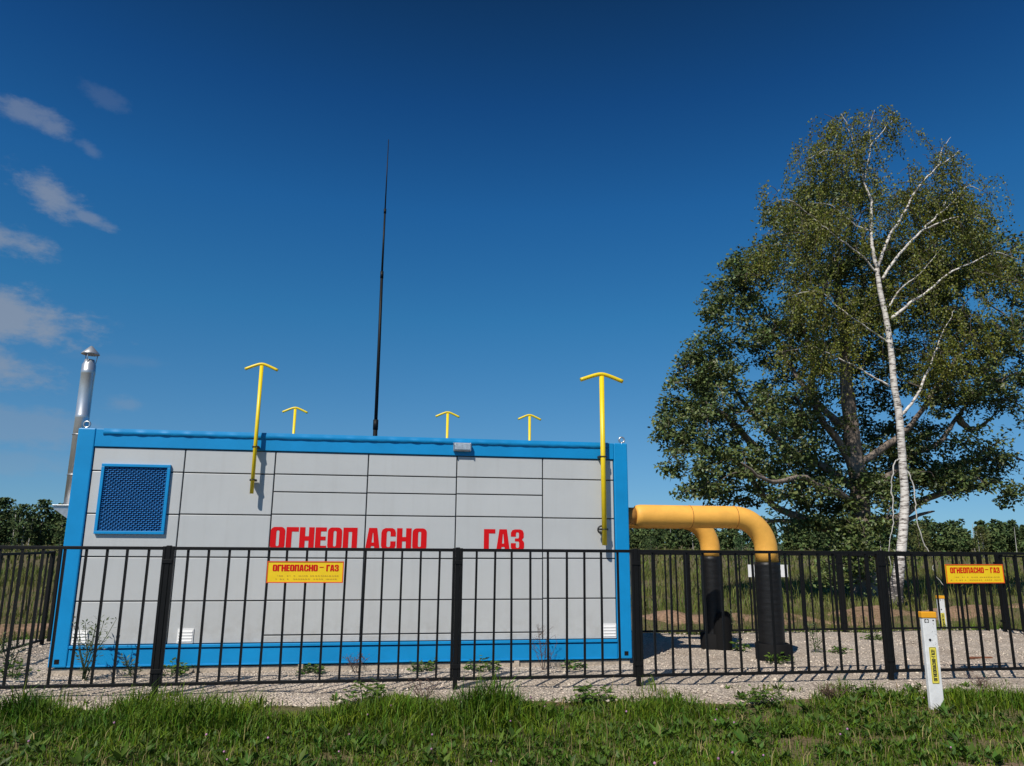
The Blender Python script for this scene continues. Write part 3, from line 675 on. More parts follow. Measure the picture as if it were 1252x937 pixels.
# ------------------------------------------------------------------ trees
BIRCH = {
 'trunk':[(14.73,-0.3),(15.0,0.69),(15.24,1.65),(15.46,2.88),(15.5,3.71),(15.56,5.51),(15.49,6.38),(15.51,7.47),(15.45,8.64),(15.34,9.53),(15.3,10.34)],
 'lead':[(15.31,10.35),(15.16,10.97),(15.19,11.82),(15.19,12.58),(15.01,13.33),(14.81,14.09),(14.51,15.0),(14.25,15.6)],
 'R1':[(15.31,10.35),(15.69,11.33),(16.21,12.12),(16.76,13.04),(17.16,13.52),(17.62,14.0),(17.73,14.47),(18.09,15.01)],
 'R1b':[(17.62,14.0),(18.05,14.27),(18.44,14.59)],
 'R2':[(15.44,9.99),(15.95,10.71),(16.7,11.51),(17.33,12.1),(18.09,12.76),(18.62,13.3),(19.27,13.02)],
 'R2b':[(16.95,11.74),(18.13,12.21),(19.04,12.12)],
 'R2c':[(17.72,12.56),(18.07,13.04),(18.27,13.28)],
 'L1':[(15.25,10.24),(14.65,10.72),(13.93,11.09),(13.32,11.42),(12.61,11.79),(11.89,12.1),(11.36,11.95)],
 'L2':[(15.17,11.61),(14.63,11.67),(14.12,11.96),(13.49,12.23),(12.9,12.18)],
 'R3':[(15.62,8.66),(16.44,9.28),(17.04,9.67),(17.71,10.24),(18.61,10.68),(19.46,11.06),(20.23,10.78)],
 'R3b':[(15.55,9.02),(16.05,9.67),(16.78,10.29),(17.55,11.14)],
 'L3':[(15.47,7.8),(14.82,8.16),(14.01,8.53),(13.42,8.95),(12.88,9.27),(11.87,9.01)],
 'L4':[(15.32,6.42),(14.58,6.83),(13.89,7.2),(13.29,7.46),(12.85,7.64),(12.27,7.51)],
 'R4':[(15.56,5.45),(16.1,5.9),(16.89,7.13),(17.3,7.86),(17.66,8.49),(18.07,9.13)],
 'l5':[(14.79,13.86),(14.1,14.13),(13.67,14.26),(12.99,13.92)],
 'l6':[(15.03,13.28),(15.3,14.58),(15.34,15.3),(15.52,15.9)],
 'l7':[(15.26,14.52),(15.56,14.94),(16.14,15.57)],
 'd1':[(15.45,4.1),(15.22,4.0),(15.02,3.62),(14.92,3.15),(14.76,2.5),(14.62,2.05),(14.44,1.6),(14.30,1.1),(14.33,.8)],
 'd2':[(15.44,3.9),(15.60,3.78),(15.68,3.4),(15.60,2.7),(15.52,2.2),(15.56,1.6),(15.68,1.1),(15.66,.75),(15.80,.35)],
}
OAK = {
 'trunk':[(15.99,-0.3),(15.96,1.1),(16.04,2.22),(16.09,3.58),(16.01,4.54),(16.0,5.62),(15.93,6.82),(16.0,8.17),(16.07,9.55),(16.01,10.83),(15.87,12.01)],
 'a':[(15.96,4.0),(15.24,5.05),(14.61,5.68),(14.1,6.53),(14.08,7.75),(13.58,8.85),(13.41,9.86)],
 'b':[(15.95,3.4),(15.17,4.2),(14.2,4.92),(13.29,6.5),(12.9,7.47),(12.15,8.21)],
 'c':[(15.95,2.6),(15.07,3.14),(13.96,3.33),(13.08,3.63),(11.52,3.39),(10.24,3.88)],
 'd':[(15.95,2.22),(14.77,2.21),(13.89,2.46),(13.03,2.9),(11.91,4.43),(10.5,4.71),(9.63,4.79)],
 'e':[(15.9,2.12),(14.97,2.01),(14.1,2.3),(12.77,2.29)],
 'f':[(16.1,3.2),(17.09,3.71),(18.51,4.71),(19.77,5.18),(20.77,6.21),(21.92,7.28)],
 'g':[(16.05,2.3),(17.66,2.45),(18.91,3.1),(20.27,3.45),(21.78,3.69),(22.95,4.04)],
 'h':[(16.03,4.2),(16.98,4.88),(17.77,5.56),(18.79,7.16),(19.73,8.81)],
 'i':[(16.0,5.62),(16.57,6.62),(17.18,8.0),(17.82,9.41),(18.35,10.86)],
 'j':[(16.03,5.4),(15.14,6.46),(14.57,8.11),(14.24,9.91)],
 'k':[(20.77,6.21),(21.58,5.79),(22.93,6.4)],
 'l':[(16.07,2.5),(16.6,2.33),(18.22,2.25),(19.8,2.58),(21.28,2.82)],
 'm':[(13.17,4.78),(11.66,5.8),(10.57,6.29)],
 'n':[(16.0,8.17),(17.02,9.95),(17.55,11.53)],
}
HB = [(11.21,11.95),(12.26,12.67),(12.96,12.44),(13.08,13.92),(13.55,16.09),(14.34,16.48),(14.92,16.08),(15.44,16.76),(15.64,15.69),(16.52,15.78),(16.53,14.54),(16.89,14.42),(17.91,15.13),(18.73,15.37),(18.7,13.97),(19.64,13.9),(19.95,12.7),(20.68,11.26),(20.61,9.79),(20.0,7.77),(18.33,6.6),(16.37,7.33),(14.67,7.51),(12.76,8.23),(12.06,10.1),(11.15,11.15)]
HO = [(8.86,4.6),(9.11,6.02),(10.08,7.8),(10.89,9.96),(11.83,11.74),(13.01,12.62),(14.12,14.53),(15.51,15.15),(19.01,15.63),(22.46,14.71),(24.41,13.12),(24.97,9.79),(24.33,5.93),(22.82,4.67),(22.27,3.76),(20.23,3.42),(18.64,3.69),(17.25,2.66),(16.25,2.08),(15.34,2.21),(14.15,2.61),(12.48,2.4),(10.61,3.25),(9.57,2.9),(8.94,3.77)]
def inside(P, poly):
    x, y = P[:, 0], P[:, 1]; r = np.zeros(len(P), bool); n = len(poly)
    for i in range(n):
        x0, y0 = poly[i]; x1, y1 = poly[(i+1) % n]
        c = ((y0 > y) != (y1 > y)) & (x < (x1-x0)*(y-y0)/((y1-y0) or 1e-9)+x0); r ^= c
    return r
def edge_dist(P, poly):
    d = np.full(len(P), 1e9); n = len(poly)
    for i in range(n):
        a = np.array(poly[i]); b = np.array(poly[(i+1) % n]); ab = b-a
        t = np.clip(((P-a)@ab)/(ab@ab), 0, 1)[:, None]; d = np.minimum(d, np.linalg.norm(P-(a+ab*t), axis=1))
    return d
def skeleton(T, y0, spread, r_of, rs):
    """limbs in 3-D: each leaves its parent's depth and drifts towards or away from the viewer"""
    limbs = {}; allp = []
    for k, pl in T.items():
        if k == 'trunk': yy = [y0]*len(pl)
        else:
            s0 = min(allp, key=lambda p: (p[0]-pl[0][0])**2+(p[2]-pl[0][1])**2)[1]; sl_ = rs.uniform(-spread, spread) if spread else rs.uniform(-.22, .06)
            acc = 0; yy = [s0]
            for i in range(1, len(pl)):
                acc += math.dist(pl[i], pl[i-1]); yy.append(s0+sl_*acc+rs.uniform(-.06, .06))
        pts = [(x, y, z) for (x, z), y in zip(pl, yy)]
        fine = []                                      # smooth the polyline (Catmull-Rom)
        for i in range(len(pts)-1):
            p0, p1, p2, p3 = (Vector(pts[max(i-1, 0)]), Vector(pts[i]), Vector(pts[i+1]), Vector(pts[min(i+2, len(pts)-1)]))
            for q in range(5):
                t_ = q/5; fine.append(.5*((2*p1)+(p2-p0)*t_+(2*p0-5*p1+4*p2-p3)*t_**2+(3*p1-p0-3*p2+p3)*t_**3)+Vector((rs.gauss(0, .012), rs.gauss(0, .012), rs.gauss(0, .012)))*(k != 'trunk'))
        fine.append(Vector(pts[-1])); limbs[k] = fine; allp += [tuple(p) for p in fine]
    return limbs, np.array(allp)
def crown_points(poly, n, y0, thick, gaps, seed, inset=0.0):
    lo = np.min(poly, 0); hi = np.max(poly, 0); out = []
    while len(out) < n:
        P = RNG.uniform(lo, hi, (n*2, 2)); P = P[inside(P, poly)]
        d = edge_dist(P, poly)
        ok = d > inset; P = P[ok]; d = d[ok]
        y = y0+RNG.uniform(-1, 1, len(P))*np.minimum(thick, .35+1.25*d)
        for (x, z), yy in zip(P, y):
            g = noise.noise(Vector((x*.55+seed, yy*.55, z*.6)))+.5*noise.noise(Vector((x*1.3, yy*1.3+seed, z*1.4)))
            if g > gaps: out.append((x, yy, z))
    return np.array(out[:n])
def grow_twigs(mb, nodes, targets, r0, r1, rs, sag=.0, step=.28):
    """every target is joined to the nearest wood so far, nearest targets first, so twigs branch off twigs"""
    cap = len(nodes)+len(targets)*12; A = np.empty((cap, 3)); A[:len(nodes)] = nodes; cnt = len(nodes)
    d = np.array([np.min(np.sum((nodes-t)**2, 1)) for t in targets])
    for i in np.argsort(d):
        t = targets[i]; j = np.argmin(np.sum((A[:cnt]-t)**2, 1)); p = A[j].copy(); v = t-p; L_ = np.linalg.norm(v)
        if L_ < .05: continue
        k = max(2, min(8, int(L_/step)+1)); pts = []
        off = np.array([rs.gauss(0, .10), rs.gauss(0, .10), rs.gauss(0, .06)])*L_
        for q in range(k+1):
            u = q/k; pts.append(p+v*u+off*math.sin(PI*u)*.8+np.array([0, 0, 1])*sag*L_*math.sin(PI*u))
        ra = r0*min(1, .4+L_*.35); mb.tube(pts, [ra+(r1-ra)*q/k for q in range(k+1)], 4, cap=False)
        if cnt+k < cap: A[cnt:cnt+k] = np.array(pts[1:]); cnt += k
# --- oak
oak = thing('oak_tree', 'broad dark oak tree with spreading limbs behind the white birch', 'tree', (16.0, 24.08, -.3)); oak_o = np.array(oak.location)
rs = random.Random(4)
limbs, nodes = skeleton(OAK, 24.08, .75, None, rs)
tk = MB(); sub = lambda pts: [(p[0]-oak_o[0], p[1]-oak_o[1], p[2]-oak_o[2]) for p in pts]
for k, pts in limbs.items():
    n = len(pts); r0, r1 = (.34, .05) if k == 'trunk' else (.125, .024)
    if k in 'gdfl': r0 = .145
    rad = [(r0*(1-i/(n-1))**(.75)+r1)*(1+.5*math.exp(-i/1.5) if k == 'trunk' else 1) for i in range(n)]
    (tk if k == 'trunk' else tk).tube(sub(pts), rad, 12 if k == 'trunk' else 8)
tko = tk.build('trunk', M['oakbark'], oak)
CP = crown_points(HO, 2000, 24.9, 3.0, -.06, 3.3)
CP = CP[~((np.abs(CP[:, 0]-16.0) < 1.6) & (CP[:, 2] < 7.5) & (CP[:, 1] < 24.3) & (RNG.random(len(CP)) < .75))]
LOW = [(8.9, 3.2), (8.7, 4.4), (10.2, 5.0), (13.2, 4.6), (15.2, 3.9), (17.4, 3.9), (20.0, 4.4), (23.0, 4.6), (23.2, 3.6), (21.4, 2.9), (18.6, 2.9), (17.2, 2.2), (15.2, 1.75), (13.9, 2.0), (12.4, 1.9), (10.6, 2.7), (9.6, 2.3)]
CP = np.concatenate([CP, crown_points(LOW, 210, 23.7, 1.6, .06, 5.1)])
CP = np.concatenate([CP, crown_points([(13.6, .3), (14.3, 2.3), (15.6, 2.6), (17.0, 2.2), (16.9, 1.4), (16.0, .8), (15.2, .1)], 60, 23.0, .9, -1, 1.0)])
tw = MB(); grow_twigs(tw, nodes, CP, .045, .010, rs, .03)
tw.v = [(a-oak_o[0], b-oak_o[1], c_-oak_o[2]) for a, b, c_ in tw.v]
tw.build('branch', M['twig'], oak)
nl = 52; C0 = np.repeat(CP, nl, 0); n = len(C0)
G = RNG.normal(0, 1, (n, 3)); G = unit(G)*RNG.uniform(.2, 1, (n, 1))**.6; sc_ = np.repeat(RNG.uniform(.28, .56, (len(CP), 1)), nl, 0)
C = C0+G*np.array([1, 1, .62])*sc_
nr_ = unit(np.array([[-.1, -.25, .75]])+RNG.normal(0, .55, (n, 3)))
ax = unit(np.cross(nr_, RNG.normal(0, 1, (n, 3)))+np.array([[0, 0, -.15]]))
V, Fc = leaf_arrays(C-oak_o, ax, nr_, RNG.uniform(.115, .19, n), RNG.uniform(.065, .11, n))
arrays('crown', V, Fc, M['oakleaf'], oak)
# --- birch
bir = thing('birch_tree', 'tall white-trunked birch with drooping olive foliage in front of the oak', 'tree', (14.73, 20.9, -.3)); bo = np.array(bir.location)
rs = random.Random(9)
limbs, nodes = skeleton(BIRCH, 20.9, .0, None, rs)
tk = MB(); dd = MB()
for k, pts in limbs.items():
    n = len(pts)
    if k == 'trunk': rad = [(.150-.082*(i/(n-1))+.13*math.exp(-i/3.0))*rs.uniform(.96, 1.05) for i in range(n)]
    elif k == 'lead': rad = [.062*(1-i/(n-1))**.9+.005 for i in range(n)]
    elif k[0] == 'd' or k == 'r5': rad = [.022*(1-.6*i/(n-1))*rs.uniform(.8, 1.2) for i in range(n)]
    else: rad = [(.048 if k in ('R1', 'R2', 'R4', 'R3') else .018 if k[0] == 'l' else .030)*(1-i/(n-1))**.9+.005 for i in range(n)]
    tgt = dd if k[0] == 'd' or k == 'r5' else tk
    tgt.tube([(p[0]-bo[0], p[1]-bo[1], p[2]-bo[2]) for p in pts], rad, 12 if k == 'trunk' else 7)
tk.build('trunk', M['birchbark'], bir); dd.build('dead_branch', M['farbark'], bir)
keep = np.array([True]*len(nodes)); nodes = nodes[nodes[:, 2] > 5.5]
CP = crown_points(HB, 520, 20.9, 2.2, .10, 7.7, .32)
CP[:, 1] += .55; CP = CP[(CP[:, 1] > 20.75) | (RNG.random(len(CP)) < .45)]
tip = np.concatenate([np.array([tuple(p) for p in pts])[len(pts)//3:] for k, pts in limbs.items() if k not in ('trunk', 'd1', 'd2', 'r5')])
tip = tip[RNG.integers(0, len(tip), 420)]+RNG.normal(0, .32, (420, 3)); tip[:, 1] += .22; tip[:, 2] = np.minimum(tip[:, 2], 15.9); CP = np.concatenate([CP, tip])
tw = MB(); grow_twigs(tw, nodes, CP, .022, .006, rs, .06)
SV = []; SA = []
for p in CP:                                            # hanging strands
    for q in range(2):
        ln = rs.uniform(.45, 1.25); out = np.array([p[0]-15.4, (p[1]-20.9)*.6, 0]); out = out/(np.linalg.norm(out)+1e-6)
        a = p+np.array([rs.gauss(0, .16), rs.gauss(0, .16), rs.gauss(0, .10)]); pts = [a+out*ln*.32*math.sqrt(u)+np.array([0, 0, -1])*ln*u**1.4 for u in (0, .33, .66, 1)]
        if q == 0: tw.tube(pts, [.007, .006, .005, .003], 3, cap=False)
        m_ = 36; us = RNG.uniform(0, 1, m_)
        SV.append(a+out*(ln*.32*np.sqrt(us))[:, None]+np.array([0, 0, -1])*(ln*us**1.4)[:, None]+RNG.normal(0, .065, (m_, 3)))
tw.v = [(a-bo[0], b-bo[1], c_-bo[2]) for a, b, c_ in tw.v]; tw.build('branch', M['twig'], bir)
C = np.concatenate(SV); n = len(C)
ax = unit(RNG.normal(0, .55, (n, 3))+np.array([[0, 0, -.8]])); nr_ = unit(RNG.normal(0, .8, (n, 3))+np.array([[-.2, -.6, .35]]))
V, Fc = leaf_arrays(C-bo, ax, nr_, RNG.uniform(.055, .092, n), RNG.uniform(.042, .066, n), .1)
arrays('crown', V, Fc, M['birchleaf'], bir)

# ------------------------------------------------------------------ far trees
def tuft_tree(rs, H, Wd, kind):
    """crown of leaf-clump faces round a trunk, in metres from the tree's foot"""
    P = []; n = 230
    lobes = []
    base = .10 if kind == 'round' else (.12 if kind == 'pine' else .16)
    for k in range(12):
        u = rs.random(); z = H*(base+(1-base)*u)
        rr_ = {'round': math.sin(PI*min(1, .12+u*.84))**.7, 'pine': (1-u)**.8*1.0+.05, 'birch': .35+.6*math.sin(PI*min(1, .15+u*.8))}[kind]*Wd/2
        a = rs.uniform(0, 2*PI); d = rr_*math.sqrt(rs.random())*.75; lobes.append((d*math.cos(a), d*math.sin(a), z, rs.uniform(.55, 1.0)*Wd*(.26 if kind != 'pine' else .20*(1.3-u))))
    for k in range(n):
        l = rs.choice(lobes); v = Vector((rs.gauss(0, 1), rs.gauss(0, 1), rs.gauss(0, 1))).normalized()*(rs.random()**.45)
        P.append((l[0]+v.x*l[3], l[1]+v.y*l[3], min(H, max(.05*H, l[2]+v.z*l[3]*1.15))))
    return np.array(P)
def clump_mesh(P, s):
    n = len(P); ax = unit(RNG.normal(0, 1, (n, 3))); nr_ = unit(RNG.normal(0, .7, (n, 3))+np.array([[0, -.3, .7]]))
    return leaf_arrays(P-ax*s*.5, ax, nr_, RNG.uniform(.7, 1.3, n)*s, RNG.uniform(.5, .9, n)*s, .2)
def polar(az_deg, dist): a = math.radians(az_deg); return (dist*math.sin(a), dist*math.cos(a))
def far_tree(name, label, group, az_, dist, H, Wd, kind, m, seed, size=.55, trunk=True, cat='tree'):
    rs = random.Random(seed); x, y = polar(az_, dist); o = thing(name, label, cat, (x, y, -.35), group)
    P = np.concatenate([tuft_tree(rs, H, Wd, kind) for _ in range(5)])
    V, Fc = clump_mesh(P, size*H/9); arrays('crown', V, Fc, m, o)
    t_ = MB()
    for k in range(3 if kind == 'birch' else 1):
        dx = rs.uniform(-.25, .25)*Wd*(k > 0); t_.tube([(dx, 0, 0), (dx*1.1+rs.uniform(-.2, .2), 0, H*.5), (dx*1.2, 0, H*.85)], [.018*H, .012*H, .004*H], 6)
    t_.build('trunk', M['farbark'] if kind == 'birch' else M['oakbark'], o)
    return o
GRP = 'trees at the left edge of the field'
LG = [(-26.9, 118, 6.9, 4.6, 'birch'), (-29.0, 120, 6.6, 4.8, 'round'), (-25.2, 124, 7.1, 4.2, 'round'), (-24.2, 119, 6.1, 3.6, 'birch'), (-23.0, 122, 6.9, 4.0, 'round'), (-21.7, 118, 6.3, 3.8, 'birch'), (-20.4, 124, 6.6, 4.2, 'round'), (-31.5, 122, 6.8, 5.0, 'round')]
LB = ['tall pale-stemmed tree in the field edge near the left frame side', 'dense dark tree in the wood edge cut by the left frame side', 'dark rounded tree second in the wood edge from the left frame side', 'slim pale-stemmed tree midway between frame side and cabin, in the wood edge', 'dark rounded tree in the wood edge, just left of the chimney foot', 'pale-stemmed tree of the wood edge half behind the chimney foot', 'dark tree of the wood edge mostly behind the blue corner post', 'dark tree just outside the left frame side']
for i, (q, lb) in enumerate(list(zip(LG, LB))[:7]):
    far_tree('field_edge_tree', lb, GRP, *q, M['farleaf'] if i % 2 else M['farleaf2' if i == 0 else 'farleaf'], 100+i)
# nearer shrubs and young pines on the right
SH = [(25.6, 64, 2.5, 3.0, 'pine', 'pineleaf', 'bright green young pine in the field, right of the nearer pipe'), (23.2, 74, 2.1, 2.8, 'round', 'farleaf', 'low dark bush in the field, just behind the nearer pipe elbow'),
      (28.2, 60, 2.2, 2.4, 'pine', 'pineleaf', 'small young pine in the field, left of the oak trunk'), (37.0, 110, 4.4, 4.0, 'round', 'farleaf2', 'yellowish rounded bush in the field, right of the birch trunk'),
      (19.2, 110, 2.7, 3.4, 'round', 'farleaf', 'dark bush in the field between cabin and farther pipe'), (40.6, 125, 4.4, 2.6, 'birch', 'farleaf2', 'thin pale-stemmed tree in the field near the right frame side')]
for i, (a, d, H, Wd, kd, mm, lb) in enumerate(SH):
    far_tree('field_bush' if kd == 'round' else ('young_pine' if kd == 'pine' else 'slender_tree'), lb, None, a, d, H, Wd, kd, M[mm], 300+i, .45 if kd != 'pine' else .4, cat='tree' if kd != 'round' else 'bush')
# the far wood, one mass
def far_wood(name, az0, az1, d0, d1, h0, h1, n, m, seed):
    rs = random.Random(seed); PP = []
    for k in range(n):
        az_ = rs.uniform(az0, az1); d_ = rs.uniform(d0, d1); x, y = polar(az_, d_); H = rs.uniform(h0, h1)*(1+.06*math.sin(az_*.55)+.05*math.sin(az_*1.7))
        kd = rs.choice(['round', 'round', 'birch', 'pine']); P = tuft_tree(rs, H, rs.uniform(.5, .75)*H, kd)
        PP.append(P+np.array([[x, y, -.4]]))
    P = np.concatenate(PP); V, Fc = clump_mesh(P, .85); o = arrays(name, V, Fc, m); tag(o, 'far dark green wood closing the horizon' if seed == 1 else 'lighter scrub and young trees along the edge of the far wood', 'wood', None, 'stuff'); return o
far_wood('far_wood', -36, 56, 212, 250, 6.8, 8.4, 620, M['farleaf'], 1)
far_wood('light_far_wood', -36, 56, 200, 214, 3.6, 6.8, 210, M['farleaf3'], 2)
w2 = MB(); rs = random.Random(77)
for k in range(45):
    az_ = rs.uniform(-34, 54); x, y = polar(az_, rs.uniform(201, 206)); w2.tube([(x, y, -.4), (x+rs.uniform(-.3, .3), y, rs.uniform(4.5, 6.5))], [.09, .04], 5, cap=False)
tag(w2.build('far_stems', M['farbark']), 'pale stems along the edge of the far wood', 'wood', None, 'stuff')

# ------------------------------------------------------------------ grass and small growth
def scatter(n, x0, x1, y0, y1, dens):
    out = []
    tot = 0
    while tot < n:
        P = np.stack([RNG.uniform(x0, x1, n), RNG.uniform(y0, y1, n)], 1); P = P[RNG.uniform(0, 1, n) < dens(P[:, 0], P[:, 1])]; out.append(P); tot += len(P)
    return np.concatenate(out)[:n]
def vn(x, y, s, seed):                                  # quick smooth value noise
    xi = np.floor(x*s).astype(int); yi = np.floor(y*s).astype(int); fx = x*s-xi; fy = y*s-yi; fx = fx*fx*(3-2*fx); fy = fy*fy*(3-2*fy)
    def h_(a, b): q = np.sin(a*127.1+b*311.7+seed*74.7)*43758.5453; return q-np.floor(q)
    return (h_(xi, yi)*(1-fx)+h_(xi+1, yi)*fx)*(1-fy)+(h_(xi, yi+1)*(1-fx)+h_(xi+1, yi+1)*fx)*fy
def path_edge(x): return 4.3+1.05*smooth(.6, 3.2, x)
BARE = [(-1.22, 6.02, .20, .09), (.05, 6.55, .5, .10), (.9, 6.2, .4, .08), (-2.6, 6.3, .35, .07), (2.3, 5.75, .4, .07), (3.9, 5.75, .5, .12), (-.3, 5.75, .22, .06), (4.6, 5.5, .6, .12), (1.7, 6.6, .3, .06), (2.9, 5.5, .35, .12)]
def verge_d(x, y):
    front = smooth(-.40, .10, y-path_edge(x)+.10+.5*(vn(x, y, 2.2, 3)-.5)); back = 1-smooth(-.35, .30, y-gravel_front_fast(x)+1.0*(vn(x, y, 1.4, 5)-.5)+.8*(vn(x, y, 4.5, 6)-.5))
    bare = smooth(.20, .42, .6*vn(x, y, 1.25, 8)+.4*vn(x, y, 3.1, 9))
    for bx_, by_, ra_, rb_ in BARE: bare = bare*(1-.96*np.exp(-(((x-bx_)/ra_)**2+((y-by_)/rb_)**2)**1.5))
    tufts = .6*smooth(.62, .80, vn(x, y, 2.6, 19))*(1-smooth(7.3, 7.9, y)); return np.clip(front*np.maximum(back, tufts)*(.15+.85*bare), 0, 1)
GF = gravel_front(np.arange(-9, 13, .1))
def gravel_front_fast(x): return np.interp(x, np.arange(-9, 13, .1), GF)
P = scatter(105000, -6.5, 9.5, 4.2, 8.3, verge_d)
tall = smooth(.45, .85, vn(P[:, 0], P[:, 1], 1.5, 12)); nearf = smooth(5.6, 6.8, P[:, 1])
hh = (.03+.05*RNG.random(len(P))+(.06+.15*nearf)*tall*RNG.random(len(P)))
for tx_, ty_, tr_, th_ in ((-3.05, 7.25, .25, .34), (-2.8, 7.0, .18, .2), (.75, 6.85, .3, .24), (1.0, 6.95, .22, .26), (-.4, 6.9, .25, .16), (.1, 6.8, .25, .18), (2.2, 6.7, .35, .12), (-1.6, 6.8, .3, .14)):
    hh += th_*np.exp(-((P[:, 0]-tx_)**2+(P[:, 1]-ty_)**2)/tr_**2)*RNG.uniform(.4, 1, len(P))
hh *= 1-.65*np.exp(-((P[:, 0]-5.03)**2+(P[:, 1]-6.5)**2)/.28**2)
Pz = np.column_stack([P, ground_z(P[:, 0], P[:, 1])-.005])
V, Fc = blades(Pz, hh, RNG.uniform(.004, .010, len(P))*(1+hh), RNG.uniform(.15, .85, len(P)), RNG.uniform(0, 2*PI, len(P)))
tag(arrays('verge_grass', V, Fc, M['grass']), 'rough green grass verge in front of the fence', 'grass', None, 'stuff')
P = scatter(4200, -6.5, 9.5, 4.3, 8.2, verge_d); hh = RNG.uniform(.04, .20, len(P))
V, Fc = blades(np.column_stack([P, ground_z(P[:, 0], P[:, 1])]), hh, RNG.uniform(.003, .006, len(P)), RNG.uniform(.2, 1, len(P)), RNG.uniform(0, 2*PI, len(P)))
tag(arrays('dry_grass', V, Fc, M['straw']), 'dry straw stalks scattered through the verge', 'grass', None, 'stuff')
# broad leaves low in the verge (dandelion, plantain, clover)
P = scatter(4200, -6.5, 9.5, 4.4, 8.1, verge_d); m_ = 8; az_ = RNG.uniform(0, 2*PI, (len(P), m_)); el_ = RNG.uniform(.15, .9, (len(P), m_))
ax = np.stack([np.cos(az_)*np.cos(el_), np.sin(az_)*np.cos(el_), np.sin(el_)], 2).reshape(-1, 3); C = np.repeat(np.column_stack([P, ground_z(P[:, 0], P[:, 1])+.02]), m_, 0)
sz = np.repeat(RNG.uniform(.03, .085, len(P))*(1+.6*(RNG.random(len(P)) > .9)), m_)
V, Fc = leaf_arrays(C, ax, np.tile([[0, 0, 1.]], (len(C), 1))+RNG.normal(0, .2, (len(C), 3)), sz*RNG.uniform(.7, 1.2, len(C)), sz*RNG.uniform(.28, .42, len(C)), .1)
tag(arrays('verge_herbs', V, Fc, M['weed']), 'low broad-leaved herbs among the verge grass', 'plants', None, 'stuff')
P = scatter(80, -6, 9, 4.6, 7.0, verge_d); fl = MB()
for x, y in P:
    bm = bmesh.new(); bmesh.ops.create_icosphere(bm, subdivisions=1, radius=random.uniform(.007, .011), matrix=Matrix.Translation((x, y, random.uniform(.07, .15)))); fl.bm(bm, True)
tag(fl.build('clover_flowers', M['petal']), 'pinkish clover heads dotted through the verge', 'flowers', None, 'stuff')
# meadow behind and beside the yard
def mead_d(x, y):
    yard = ((x > -5.3) & (x < 11.0) & (y < 12.75))
    rid = np.exp(-((y-(16.6+.0875*(x-6)))/1.1)**2); near = smooth(24, 9, y)
    return np.where(yard, 0, np.clip((.30+.70*smooth(.25, .6, vn(x, y, .45, 31)))*(1-.75*rid*smooth(.35, .6, vn(x, y, .6, 2))), 0, 1))
for nm, n, x0, x1, y0, y1, h0, h1, w0, lb in (('meadow_grass', 60000, -16, 24, 8.5, 20, .10, .36, .008, 'rough meadow growth close behind the yard fences'), ('tall_meadow_grass', 60000, -32, 46, 18, 46, .3, .85, .02, 'tall dry meadow growth in the middle distance'), ('far_meadow_grass', 42000, -110, 160, 44, 190, .35, 1.0, .10, 'far meadow running up to the wood')):
    dn = mead_d
    P = scatter(n, x0, x1, y0, y1, dn); tl = smooth(.35, .8, vn(P[:, 0], P[:, 1], .5, 17)); hh = (h0+(h1-h0)*tl*RNG.random(len(P)))*RNG.uniform(.5, 1.15, len(P))
    V, Fc = blades(np.column_stack([P, ground_z(P[:, 0], P[:, 1])-.01]), hh, w0*RNG.uniform(.6, 1.5, len(P)), RNG.uniform(.1, .7, len(P)), RNG.uniform(0, 2*PI, len(P)))
    tag(arrays(nm, V, Fc, M['meadow']), lb, 'grass', None, 'stuff')
# greener strip of low grass just behind the far fence
P = scatter(26000, -14, 18, 12.3, 14.6, lambda x, y: (1-smooth(13.2, 14.6, y))*smooth(12.3, 12.7, y)*(.3+.7*smooth(.3, .6, vn(x, y, .9, 44)))); hh = RNG.uniform(.06, .24, len(P))
V, Fc = blades(np.column_stack([P, ground_z(P[:, 0], P[:, 1])-.01]), hh, RNG.uniform(.006, .012, len(P)), RNG.uniform(.1, .8, len(P)), RNG.uniform(0, 2*PI, len(P)))
tag(arrays('fence_foot_grass', V, Fc, M['grass']), 'green grass along the foot of the far fence', 'grass', None, 'stuff')
# gravel stones
P = scatter(11000, -5.2, 11, 7.2, 12.5, lambda x, y: smooth(-.25, .1, y-gravel_front_fast(x))*np.where((x > CX0) & (x < CX1) & (y > CY0) & (y < CY1), 0, 1)*np.clip(1.3-.11*(y-7), .2, 1))
n = len(P); r = RNG.uniform(.006, .017, n)*(1+1.2*(RNG.random(n) > .96)); base = np.array([(1, 0, 0), (-1, 0, 0), (0, 1, 0), (0, -1, 0), (0, 0, 1), (0, 0, -1)], float)
V = (base[None]*RNG.uniform(.6, 1.25, (n, 6, 1))*np.array([1.2, 1, .7]))*r[:, None, None]
a_ = RNG.uniform(0, 2*PI, n); ca, sa = np.cos(a_)[:, None], np.sin(a_)[:, None]
V = np.stack([V[..., 0]*ca-V[..., 1]*sa, V[..., 0]*sa+V[..., 1]*ca, V[..., 2]], 2)+np.column_stack([P, gravel_z(P[:, 0], P[:, 1])+.002])[:, None]
tri = np.array([(0, 2, 4), (2, 1, 4), (1, 3, 4), (3, 0, 4), (2, 0, 5), (1, 2, 5), (3, 1, 5), (0, 3, 5)])
tag(arrays('gravel_stones', V.reshape(-1, 3), (np.arange(n)[:, None, None]*6+tri[None]).reshape(-1, 3), M['pebble']), 'loose crushed stones over the gravel yard', 'gravel', None, 'stuff')
st = MB().box(-.17, .17, -.02, .02, 0, .025, .006).build('rusty_bar', M['rust'], None, (7.72, 9.28, .035)); st.rotation_euler.z = -.1
tag(st, 'short rusty metal bar lying on the gravel behind the marker post', 'metal bar')

